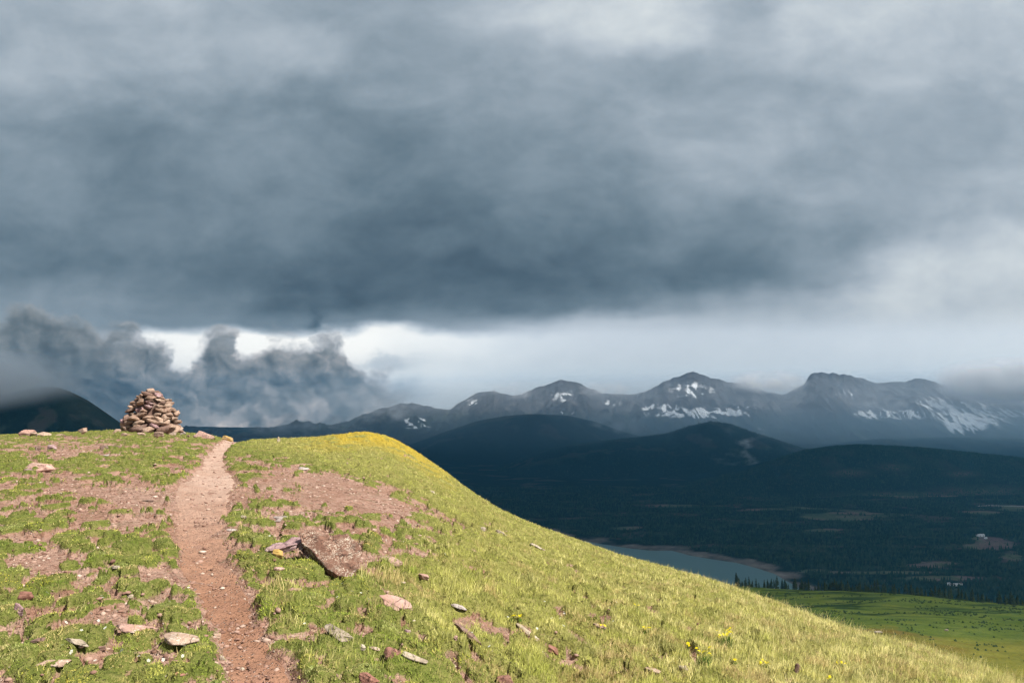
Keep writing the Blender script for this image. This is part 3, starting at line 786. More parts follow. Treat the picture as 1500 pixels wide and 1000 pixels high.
def mat_meadow():
    m, t, out = material('meadow_turf')
    P = t.new('ShaderNodeNewGeometry').outputs['Position']
    S = t.vm('MULTIPLY', P, (.6, 1.5, 1.))
    n1 = t.noise(S, .006, 5, .6, .6); n2 = t.noise(S, .03, 5, .65); n3 = t.noise(P, .25, 3, .6)
    y = t.sep(P)[1]
    olive = t.ramp(n2, [(.3, (.10, .10, .016)), (.6, (.15, .14, .025)), (.8, (.18, .145, .034))])
    green = t.ramp(n2, [(.3, (.05, .078, .013)), (.55, (.085, .110, .020)), (.8, (.125, .135, .03))])
    c = t.mixc(t.mr(t.m('ADD', y, t.m('MULTIPLY', n1, 160.)), 985, 1035), olive, green)
    rus = t.m('MULTIPLY', t.mr(n1, .5, .62), t.mr(y, 1010, 940))
    c = t.mixc(t.m('MULTIPLY', rus, .7), c, (.13, .075, .02))
    dk = t.m('MULTIPLY', t.mr(t.noise(t.vm('MULTIPLY', P, (.35, 2.2, 1.)), .012, 4, .6, 1.2), .53, .63), t.mr(y, 930, 1000))
    c = t.mixc(t.m('MULTIPLY', dk, .85), c, (.010, .024, .008))
    c = t.mixc(t.mr(n3, .4, .8, 0., .35), c, (.035, .05, .012))
    princ(t, out, c, 1., t.bump(t.m('ADD', n3, t.m('MULTIPLY', n2, 3.)), .6, 3.), .0)
    return m
xm = np.linspace(60, 1900, 300); ym = np.linspace(420, 1750, 300)
XM, YM = np.meshgrid(xm, ym)
um = XM / YM
vedge = np.interp(um, [.2, .29, .38, .47, .56, .643, .8], [.232, .2335, .2385, .2415, .2510, .2590, .272])
yedge = np.interp(um, [.2, .3, .643, 1.], [1190, 1180, 1090, 1050])
zedge = -vedge * yedge
zm = zedge + (yedge - YM) * .035 - .00006 * np.maximum(0, 980 - YM) ** 2 + 4 * fbm(XM / 130, YM / 60, 4, 90)
ov = np.maximum(YM - yedge, 0); zm = zm - .0022 * ov ** 2 * (ov < 130) - (ov >= 130) * (37 + (ov - 130) * .57)
zm = np.maximum(zm, -640)
tag(mk('meadow', np.stack([XM, YM, zm], -1).reshape(-1, 3), grid_faces(300, 300), mat_meadow(), smooth=True), kind='structure')

LAKE = [(770, 776), (840, 789), (885, 797), (925, 803), (955, 806), (985, 806), (1010, 813), (1045, 819), (1080, 824), (1110, 832), (1135, 840), (1150, 849), (1165, 857), (1180, 866), (1150, 900), (1050, 930), (900, 960), (700, 880), (680, 800), (720, 775)]
LP = np.array([at_z(a, b) for a, b in LAKE])
def lake_sd(x, y):
    d = np.full(x.shape, 1e9); ins = np.zeros(x.shape, bool); n = len(LP)
    for i in range(n):
        a, b = LP[i], LP[(i + 1) % n]; e = b - a
        t = np.clip(((x - a[0]) * e[0] + (y - a[1]) * e[1]) / (e @ e), 0, 1)
        d = np.minimum(d, np.hypot(x - a[0] - t * e[0], y - a[1] - t * e[1]))
        c = ((a[1] > y) != (b[1] > y)) & (x < (b[0] - a[0]) * (y - a[1]) / (b[1] - a[1] + 1e-9) + a[0])
        ins ^= c
    return np.where(ins, -d, d)

def clearing(px, py, x, y):
    w = 0
    for (cx, cy, sx, sy, a) in [(1240, 757, 100, 9, 1), (1180, 745, 160, 5, .8), (1330, 724, 150, 5, .9), (1440, 752, 40, 10, .9), (1480, 745, 40, 6, 1), (1455, 796, 50, 14, .9), (1480, 815, 30, 12, 1), (1190, 834, 45, 6, .8), (1300, 838, 130, 4, 1), (1380, 846, 70, 6, .8),
                                (1400, 863, 40, 6, .9), (912, 773, 34, 5, .9), (1120, 775, 25, 12, .7), (1000, 740, 70, 3, .7), (1370, 826, 60, 6, .9), (1200, 775, 50, 5, .7), (1440, 790, 25, 5, 1), (1270, 858, 60, 4, .8), (1230, 850, 60, 4, .6)]:
        w = np.maximum(w, a * gb(px, py, cx, cy, sx, sy))
    n = uni(fbm(x / 330, y / 160, 4, 100))
    return sstep(.55, .78, w * .75 + .35 * n) + .35 * sstep(.80, .9, n)

def mat_valley(name):
    m, t, out = material(name)
    P = t.new('ShaderNodeNewGeometry').outputs['Position']
    cl = t.attr('clearing', 'Fac'); sh = t.attr('shore', 'Fac'); up = t.attr('tundra', 'Fac')
    n1 = t.noise(P, .012, 5, .65); n2 = t.noise(P, .05, 4, .7)
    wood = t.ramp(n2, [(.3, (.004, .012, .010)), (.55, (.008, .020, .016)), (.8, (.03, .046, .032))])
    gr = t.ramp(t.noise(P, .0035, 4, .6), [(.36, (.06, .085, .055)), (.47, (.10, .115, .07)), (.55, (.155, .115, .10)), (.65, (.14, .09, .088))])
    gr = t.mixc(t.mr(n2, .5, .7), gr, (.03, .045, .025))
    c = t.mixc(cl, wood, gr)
    c = t.mixc(up, c, t.ramp(n1, [(.35, (.06, .075, .045)), (.65, (.10, .10, .07))]))
    c = t.mixc(sh, c, t.ramp(n1, [(.35, (.085, .075, .065)), (.55, (.17, .14, .12)), (.7, (.25, .21, .18))]))
    princ(t, out, c, 1., t.bump(t.m('ADD', n1, n2), .7, 12.), 0.)
    return m
M_valley = mat_valley('valley_floor')
uv_ = np.linspace(-1.3, 1.3, 560); yv = np.geomspace(900, 13500, 520)
U2, Y2 = np.meshgrid(uv_, yv); X2 = U2 * Y2
def valley_z(x, y):
    sd = lake_sd(x, y)
    z = VZ + np.clip(sd * .035, -6, 7) + np.where(sd > 0, np.minimum(sd / 400, 1), 0) * (14 * fbm(x / 600, y / 600, 4, 110) + 6)
    z = z + 180 * sstep(7000, 12000, y)
    return np.where(sd > 0, np.maximum(z, VZ + np.clip(sd * .03, 0, 3)), z), sd
Z2, sd = valley_z(X2, Y2)
PX, PY = 750 + F * U2, HOR + F * (ZC - Z2) / Y2
shn = fbm(X2 / 120, Y2 / 120, 3, 113)
shore = sstep(95, 25, sd + 130 * shn) * (sd > -20) * sstep(2300, 2700, Y2)
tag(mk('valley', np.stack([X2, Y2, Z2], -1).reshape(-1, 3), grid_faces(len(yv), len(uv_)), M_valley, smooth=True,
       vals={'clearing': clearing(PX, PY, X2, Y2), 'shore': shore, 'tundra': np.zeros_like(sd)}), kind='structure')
m_, t_, o_ = material('lake_water')
P = t_.new('ShaderNodeNewGeometry').outputs['Position']
princ(t_, o_, t_.mixc(t_.mr(t_.noise(P, .004, 3), .3, .7), (.050, .125, .125), (.060, .140, .135)), .45, t_.bump(t_.noise(t_.vm('MULTIPLY', P, (1., .4, 1.)), .08, 4), .35, 2.), .12)
xl = np.linspace(LP[:, 0].min() - 60, LP[:, 0].max() + 60, 12); yl = np.linspace(LP[:, 1].min() - 60, LP[:, 1].max() + 60, 12)
XL, YL = np.meshgrid(xl, yl)
tag(mk('lake', np.stack([XL, YL, np.full_like(XL, VZ)], -1).reshape(-1, 3), grid_faces(12, 12), m_, smooth=True), kind='structure')

def ridge(name, crest, Yc, front, back, mat, amp, seed, zfront=VZ - 5, nu=420, nv=150, uext=.12, tundra=None, sharp=1.0, snow=False, zback=-500):
    us = np.linspace((crest[0][0] - 750) / F, (crest[-1][0] - 750) / F, nu)
    pyc = np.interp(750 + F * us, *zip(*crest)); pyc = gsm(pyc, 1.2)
    tv = np.concatenate([np.linspace(0, 1, nv), np.linspace(1, 2, nv // 3)[1:]])
    T, U = np.meshgrid(tv, us, indexing='ij')
    ycr = Yc + 200 * fbm(us * 6, us * 0, 2, seed + 9)
    zc = ZC + (HOR - pyc) / F * ycr
    if snow: zc = zc + 34 * fbm(us * 55, us * 0 + 3, 5, seed + 2, .6) - 6
    Y = np.where(T <= 1, front + (ycr[None] - front) * np.minimum(T, 1), ycr[None] + (back - ycr[None]) * np.maximum(T - 1, 0))
    X = U * Y
    s1 = np.sin(np.minimum(T, 1) * np.pi / 2) ** sharp * (.999) if sharp < 1.2 else np.minimum(T, 1) ** (sharp)
    Z = np.where(T <= 1, zfront + (zc[None] - zfront) * s1, zc[None] + (zback - zc[None]) * sstep(0, 1, T - 1))
    env = np.sin(np.clip(T, 0, 1) * np.pi) ** .8 * (T <= 1)
    if snow:
        rg = ridged(X / 900 + .4 * fbm(X / 700, Y / 700, 2, seed + 3), Y / 4200, 5, seed)
        rg2 = ridged(X / 330, Y / 900, 4, seed + 20)
        rel = (rg - .45) * 1.0 + .45 * (rg2 - .45) + .28 * (ridged(X / 170 + .3 * fbm(X / 300, Y / 800, 2, seed + 31), Y / 1500, 4, seed + 30) - .45)
    else:
        rel = fbm(X / 900, Y / 1600, 4, seed) + .3 * fbm(X / 220, Y / 300, 3, seed + 5)
    Z = Z + amp * env * rel
    Z = np.minimum(Z, ZC + (np.maximum(T, 1) < 1.0001) * 1e9 + 1e9)
    return us, T, U, X, Y, Z, rel

def put_ridge(name, r, mat, **vals):
    us, T, U, X, Y, Z, rel = r
    o = mk(name, np.stack([X, Y, Z], -1).reshape(-1, 3), grid_faces(*X.shape), mat, smooth=True, vals=vals)
    return tag(o, kind='structure')

H1 = ridge('h1', [(820, 760), (900, 735), (950, 720), (1030, 703), (1100, 688), (1140, 672), (1180, 660), (1225, 654), (1260, 652), (1310, 654), (1350, 656), (1430, 664), (1500, 672), (1700, 690), (1900, 720)], 6000, 5000, 7200, None, 45, 200)
H2 = ridge('h2', [(560, 790), (620, 745), (700, 697), (740, 680), (780, 665), (830, 652), (880, 646), (940, 640), (980, 634), (1010, 624), (1040, 617), (1065, 620), (1100, 632), (1140, 645), (1200, 665), (1300, 690), (1500, 740)], 7800, 6300, 9000, None, 60, 210)
H3 = ridge('h3', [(300, 760), (420, 715), (520, 680), (590, 655), (640, 636), (700, 616), (740, 609), (775, 606), (830, 608), (870, 617), (910, 631), (980, 650), (1100, 660), (1200, 652), (1300, 642), (1400, 640), (1500, 642), (1800, 650)], 9300, 7600, 10600, None, 70, 220)
for i, h in enumerate((H1, H2, H3)):
    px = 750 + F * h[2]; py = HOR + F * (ZC - h[5]) / h[4]
    cl = (.12, .25, .3)[i] * sstep(.72, .86, uni(fbm(h[3] / 260, h[4] / 420, 4, 230 + i))) * (h[1] < .97) * sstep(.15, .5, h[1])
    if i == 0:
        for (cx, cy, sx, sy) in [(1245, 692, 26, 5), (1310, 684, 22, 5), (1410, 694, 22, 4), (1440, 720, 60, 8), (1330, 724, 90, 4)]: cl = np.maximum(cl, .55 * gb(px, py, cx, cy, sx, sy))
    tu = sstep(.80, .95, h[1] + .12 * fbm(h[3] / 300, h[4] / 300, 3, 240)) * (0.0, .35, .6)[i]
    put_ridge('hill', h, M_valley, clearing=cl, shore=np.zeros_like(cl), tundra=tu)
# dark hill behind the cairn
H4 = ridge('h4', [(-900, 590), (-300, 580), (-100, 574), (0, 576), (30, 571), (60, 566), (85, 567), (105, 574), (130, 587), (155, 604), (175, 618), (210, 642), (260, 672), (420, 740)], 2900, 2300, 3900, None, 25, 250, zfront=-420)
px = 750 + F * H4[2]
put_ridge('hill', H4, M_valley, clearing=.35 * sstep(.6, .8, uni(fbm(H4[3] / 150, H4[4] / 150, 4, 260))), shore=np.zeros_like(px), tundra=.45 * sstep(.45, .8, H4[1]) * sstep(60, 110, px))

def mat_mountain():
    m, t, out = material('bare_mountain_rock')
    P = t.new('ShaderNodeNewGeometry').outputs['Position']
    n1 = t.noise(P, .004, 6, .65); n2 = t.noise(P, .02, 5, .7)
    c = t.ramp(n1, [(.3, (.075, .075, .08)), (.55, (.115, .115, .12)), (.75, (.16, .155, .155))])
    c = t.mixc(t.mr(n2, .5, .75), c, (.06, .06, .065))
    c = t.mixc(t.mr(t.m('ADD', t.sep(P)[2], t.m('MULTIPLY', n1, 160.)), 30, -160), c, (.05, .062, .042))
    c = t.mixc(t.m('MULTIPLY', t.mr(t.attr('scree', 'Fac'), .45, .8), .6), c, (.035, .036, .04))  # gully shade put into the rock colour, mixed with scree tone
    c = t.mixc(t.m('MULTIPLY', t.mr(t.attr('scree', 'Fac'), .4, .1), .45), c, (.20, .19, .185))  # paler side of the same painted relief and scree
    sn = t.mr(t.m('ADD', t.attr('snow', 'Fac'), t.m('MULTIPLY', t.m('SUBTRACT', n2, .5), .30)), .34, .52)
    c = t.mixc(sn, c, (.92, .93, .94))
    princ(t, out, c, .9, t.bump(t.m('ADD', n1, t.m('MULTIPLY', n2, .4)), .8, 60.), .1)
    return m
MT = ridge('mt', [(-600, 640), (200, 640), (330, 634), (400, 626), (436, 619), (480, 627), (520, 612), (560, 596), (598, 589), (612, 591), (640, 598), (660, 598), (680, 585), (702, 574), (722, 571), (745, 579), (762, 577), (795, 564), (824, 555), (845, 560), (880, 574), (915, 578),
                  (945, 573), (985, 553), (1005, 546), (1015, 543), (1022, 546), (1040, 552), (1060, 557), (1080, 562), (1097, 561), (1120, 572), (1150, 577), (1178, 562), (1186, 546), (1200, 545), (1235, 547), (1262, 553), (1280, 560), (1296, 562), (1305, 557), (1325, 559), (1342, 553), (1360, 556), (1400, 566), (1450, 580), (1500, 590), (1800, 600), (2300, 600)],
           12500, 9200, 15500, None, 250, 300, zfront=-470, nu=1500, nv=240, sharp=1.35, snow=True)
us, T, U, X, Y, Z, rel = MT
px = 750 + F * U; py = HOR + F * (ZC - Z) / Y
reg = 0
for (cx, cy, sx, sy, a) in [(1030, 605, 95, 9, 1), (970, 597, 40, 7, .85), (1095, 600, 50, 14, .6), (1150, 590, 25, 14, .5), (1310, 607, 70, 10, 1), (1420, 612, 70, 26, 1), (1480, 606, 40, 8, .9), (610, 620, 32, 10, .8), (825, 582, 28, 8, .6), (825, 604, 25, 5, .7), (1015, 570, 20, 10, .5), (690, 595, 15, 10, .4), (1360, 590, 25, 10, .8), (1120, 625, 20, 10, .5), (1015, 572, 42, 16, .75), (1240, 576, 45, 14, .5), (690, 590, 30, 12, .5), (900, 590, 30, 8, .55), (1370, 592, 40, 16, .8), (825, 580, 40, 14, .6)]:
    reg = np.maximum(reg, a * gb(px, py, cx, cy, sx, sy))
gx = np.gradient(Z, axis=1) / np.maximum(np.gradient(X, axis=1), 1)
stre = uni(fbm(X / 70 - Y / 260, Y / 420 + X / 300, 4, 330)); hol = uni(-rel, .3)
wx = X + 70 * fbm(X / 320, Y / 1400, 3, 340)
ln = 1 - 2 * np.abs(pn(wx / 58 - Y / 330, Y / 2000, 331)); ln2 = 1 - 2 * np.abs(pn(wx / 420, Y / 330 + X / 600, 332)); ln3 = 1 - 2 * np.abs(pn(wx / 90 + Y / 520, Y / 2000, 333))
left = sstep(1250, 1100, px)
core = np.maximum(sstep(.58, .88, ln) * (1 - .5 * left), np.maximum(.95 * left * sstep(.52, .86, ln2), .9 * sstep(.62, .9, ln3)))
stre = uni(fbm(wx / 90 - Y / 360, Y / 1300, 3, 330))
snow = reg * (.04 + .74 * core * (.6 + .6 * stre) + .12 * (hol - .5)) + .10 * core * sstep(0, .5, reg)
scree = uni(ridged(wx / 150 - Y / 900, Y / 1500, 4, 350) - .4, .3)  # streaks of painted gully light and shade, with scree tone
put_ridge('mountains', MT, mat_mountain(), snow=snow, scree=scree)

# forest that reads as one mass: small conical crowns on the valley floor and the nearer hills
FV, FF = [], []
cone = np.array([[1, 0, 0], [.31, .95, 0], [-.81, .59, 0], [-.81, -.59, 0], [.31, -.95, 0], [0, 0, 1]]); cf = np.array([[i, (i + 1) % 5, 5] for i in range(5)])
def cones(x, y, z, hgt):
    n = len(x); q = np.repeat(cone[None], n, 0) * (1 + .3 * (rng.random((n, 6, 1)) - .5))
    q[..., :2] *= (hgt * .26)[:, None, None]; q[..., 2] *= hgt[:, None]
    FF.append((cf[None] + (np.arange(n) * 6)[:, None, None]).reshape(-1, 3) + sum(len(a) for a in FV))
    FV.append((q + np.stack([x, y, z], -1)[:, None, :]).reshape(-1, 3))
n = 60000
u = -.1 + .85 * rng.random(n); y = np.exp(np.log(2200) + (np.log(5600) - np.log(2200)) * rng.random(n)); x = u * y
z, sd = valley_z(x, y); px = 750 + F * u; py = HOR + F * (ZC - z) / y
k = (sd > 90) & (rng.random(n) < np.clip(1 - 1.1 * clearing(px, py, x, y), .02, 1)) & (rng.random(n) < .25 + .75 * uni(fbm(x / 200, y / 120, 3, 120)))
cones(x[k], y[k], z[k] - 1, 9 + 11 * rng.random(k.sum()))
for h, cnt in ((H1, 26000), (H2, 9000)):
    i = rng.integers(2, 148, cnt); j = rng.integers(2, h[3].shape[1] - 2, cnt)
    i = np.where(rng.random(cnt) < .18, 148 - rng.integers(0, 4, cnt), i)
    x, y, z = h[3][i, j] + 12 * rng.standard_normal(cnt), h[4][i, j], h[5][i, j]
    k = (x / y > -.15) & (x / y < .8)
    cones(x[k], y[k], z[k] - 3, 9 + 10 * rng.random(k.sum()))
m_, t_, o_ = material('dark_conifer_wood'); P = t_.new('ShaderNodeNewGeometry').outputs['Position']
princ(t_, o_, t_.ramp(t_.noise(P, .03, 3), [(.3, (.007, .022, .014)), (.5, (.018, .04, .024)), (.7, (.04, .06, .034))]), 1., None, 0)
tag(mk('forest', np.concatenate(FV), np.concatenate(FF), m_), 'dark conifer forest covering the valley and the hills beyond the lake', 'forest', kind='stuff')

# ------------------------------------------------------------------ conifers along the far edge of the meadow: each its own tree
m_, t_, o_ = material('conifer_needles'); P = t_.new('ShaderNodeNewGeometry').outputs['Position']
princ(t_, o_, t_.ramp(t_.noise(P, .35, 3), [(.3, (.016, .030, .009)), (.6, (.04, .05, .014)), (.8, (.08, .07, .022))]), 1., None, 0); M_needle = m_
m_, t_, o_ = material('conifer_bark'); princ(t_, o_, (.06, .045, .03), 1., None, 0); M_bark = m_
def conifer(seed, hgt):
    r = np.random.default_rng(seed); V, Fa = [], []; c = 0
    for k in range(150):
        h = r.random() ** .8; rad = (1 - h) ** .85 * hgt * .21 * r.uniform(.6, 1.15) + .15; a = r.uniform(0, 6.283)
        p = np.array([0, 0, hgt * (.08 + .9 * h)]); tip = p + np.array([math.cos(a) * rad, math.sin(a) * rad, -rad * .25])
        s = np.array([-math.sin(a), math.cos(a), 0]) * rad * .35; md = .55 * p + .45 * tip
        V += [p, md - s + [0, 0, -.2], tip, md + s + [0, 0, .25]]; Fa.append([c, c + 1, c + 2, c + 3]); c += 4
    tr = [[math.cos(i * 1.257) * hgt * .018 * q, math.sin(i * 1.257) * hgt * .018 * q, z] for z, q in ((-1.5, 1.3), (hgt * .93, .3)) for i in range(5)]
    tf = [[i, (i + 1) % 5, 5 + (i + 1) % 5, 5 + i] for i in range(5)]
    return (np.array(V), np.array(Fa)), (np.array(tr), np.array(tf))
protos = []
for s in range(4):
    (cv, cf_), (tv, tf) = conifer(40 + s, (13, 11, 9, 15)[s])
    e = empty('conifer_tree', (0, 0, 0)); mk('trunk', tv, tf, M_bark, e); mk('crown', cv, cf_, M_needle, e); protos.append([e, False])
def meadow_z(x, y):
    i = np.clip((y - ym[0]) / (ym[1] - ym[0]), 0, 298); j = np.clip((x - xm[0]) / (xm[1] - xm[0]), 0, 298)
    return float(zm[int(round(i)), int(round(j))])
r_ = random.Random(12); spots = []
for i in range(280):
    px = r_.uniform(1075, 1508) if i < 220 else r_.choice([1250, 1270, 1290, 1335, 1345, 1130, 1480, 1500, 1215]) + r_.gauss(0, 9)
    u = (px - 750) / F; ye = float(np.interp(u, [.2, .3, .643, 1.], [1190, 1180, 1090, 1050])) + r_.uniform(35, 105)
    spots.append((u * ye, ye))
for n_, (x, y) in enumerate(spots):
    pi = r_.choice([0, 0, 1, 1, 2, 3]); p = protos[pi]
    if not p[1]: e = p[0]; p[1] = True
    else:
        e = p[0].copy(); COL.objects.link(e)
        for ch in list(p[0].children):
            c = ch.copy(); COL.objects.link(c); c.parent = e
    s = r_.uniform(.8, 1.5)
    e.location = (x, y, meadow_z(x, y)); e.rotation_euler = (0, 0, r_.uniform(0, 6)); e.scale = (s * r_.uniform(1, 1.4), s * r_.uniform(1, 1.4), s)
    tag(e, 'small dark conifer in the line of trees along the far edge of the green meadow', 'tree', 'conifers along the far meadow edge')
for p in protos:
    if not p[1]:
        for ch in list(p[0].children): bpy.data.objects.remove(ch)
        bpy.data.objects.remove(p[0])

n = 5200
y = 850 + 330 * rng.random(n); u = .26 + .42 * rng.random(n); x = u * y
k = rng.random(n) < sstep(.5, .8, uni(fbm(x / 90, y / 22, 4, 140))) * (.25 + .75 * sstep(940, 1010, y)); x, y = x[k], y[k]
FV, FF = [], []
cones(x, y, np.array([meadow_z(a, b) for a, b in zip(x, y)]) - .2, .9 + 1.6 * rng.random(len(x)))
V = np.concatenate(FV); o_x = np.repeat(x, 6); o_y = np.repeat(y, 6); V[:, 0] = o_x + (V[:, 0] - o_x) * 3.2; V[:, 1] = o_y + (V[:, 1] - o_y) * 3.2
m_, t_, o_ = material('low_willow'); P = t_.new('ShaderNodeNewGeometry').outputs['Position']
princ(t_, o_, t_.ramp(t_.noise(P, .2, 3), [(.3, (.012, .026, .008)), (.7, (.035, .048, .014))]), 1., None, 0)
tag(mk('undergrowth', V, np.concatenate(FF), m_), 'low dark shrubs in streaks over the green meadow', 'shrubs', kind='stuff')

# pale boulders far out on the meadow
def on_meadow(px, py):
    ys = np.linspace(700, 1180, 400); u = (px - 750) / F
    zz = np.array([meadow_z(u * q, q) for q in ys]); v = HOR + F * (ZC - zz) / ys
    i = int(np.argmin(np.abs(v - py))); return u * ys[i], ys[i], zz[i]
for (px, py, w, h, lb) in [(1287, 926, 15, 3, 'long whitish boulder on the olive meadow beside the grass skyline'), (1386, 923, 8, 3, 'small whitish boulder out on the olive meadow')]:
    g = on_meadow(px, py); k = g[1] / F
    V, Fa = rock_mesh(px, (w * k, w * k * .3, h * k), 3, 7, .12, .05, 3)
    o = mk('boulder', V, Fa, ROCK['cream'], smooth=True); o.location = (g[0], g[1], g[2] + h * k * .3); tag(o, lb, 'boulder')

# ------------------------------------------------------------------ houses and road in the valley
m_, t_, o_ = material('white_house_wall'); princ(t_, o_, (.75, .74, .72), .8); M_wall = m_
m_, t_, o_ = material('pale_metal_roof'); princ(t_, o_, (.6, .6, .6), .5); M_roof = m_
m_, t_, o_ = material('brown_roof'); princ(t_, o_, (.14, .10, .085), .8); M_roof2 = m_
def box(x0, x1, y0, y1, z0, z1):
    V = np.array([[x, y, z] for z in (z0, z1) for y in (y0, y1) for x in (x0, x1)], float)
    return V, np.array([[0, 2, 3, 1], [4, 5, 7, 6], [0, 1, 5, 4], [2, 6, 7, 3], [0, 4, 6, 2], [1, 3, 7, 5]])
def house(px, py, w, d, h, rz, roof, label):
    x, y = at_z(px, py, VZ + 8)
    z = float(valley_z(np.array([x]), np.array([y]))[0][0])
    e = empty('house', (x, y, z), rz)
    V, Fa = box(-w / 2, w / 2, -d / 2, d / 2, -3, h); mk('wall', V, Fa, M_wall, e)
    o = d / 2 + .7; q = w / 2 + .8; rh = h + d * .32
    V = np.array([[-q, -o, h - .3], [q, -o, h - .3], [q, 0, rh], [-q, 0, rh], [-q, o, h - .3], [q, o, h - .3]], float)
    mk('roof', V, np.array([[0, 1, 2, 3], [3, 2, 5, 4]]), roof, e)
    for s in (-1, 1):
        V, Fa = box(-w * .12 + s * w * .25, w * .12 + s * w * .25, -d / 2 - .05, -d / 2 + .02, h * .35, h * .75); mk('window', V, Fa, M_roof2, e)
    tag(e, label, 'house', 'houses in the valley')
for (px, py, w, d, h, rz, rf, lb) in [(1437, 788, 26, 13, 8, .1, M_roof, 'largest white house in the dark valley by the upper clearing'), (1444, 791, 12, 8, 5, .5, M_roof, 'white shed right of the largest white house'), (1431, 787, 10, 8, 5, -.3, M_roof2, 'small white house left of the largest white house'),
                                 (1389, 861, 13, 9, 6, .2, M_roof, 'pale house at the left of the hamlet behind the conifers'), (1394, 862, 10, 8, 5, -.3, M_roof2, 'dark roofed house in the middle of the hamlet behind the conifers'), (1400, 862, 14, 8, 6, .1, M_roof, 'pale roofed house in the middle of the hamlet behind the conifers'), (1407, 861, 10, 8, 5, .4, M_roof2, 'dark roofed house at the right of the hamlet behind the conifers')]:
    house(px, py, w, d, h, rz, rf, lb)
m_, t_, o_ = material('pale_road'); princ(t_, o_, (.34, .33, .33), .9); rp = []
for a, b in [(1432, 740), (1450, 739.5), (1470, 740), (1490, 741), (1520, 742), (1600, 745), (1750, 752)]:
    x, y = at_z(a, b, VZ + 12); rp.append((x, y))
rp = np.array(rp); tt = np.linspace(0, len(rp) - 1, 120)
cx = np.interp(tt, range(len(rp)), rp[:, 0]); cy = np.interp(tt, range(len(rp)), rp[:, 1])
RX = np.stack([cx, cx], 1); RY = np.stack([cy - 9, cy + 9], 1); RZ = valley_z(RX, RY)[0] + 3
tag(mk('road', np.stack([RX, RY, RZ], -1).reshape(-1, 3), grid_faces(120, 2), m_), kind='structure')

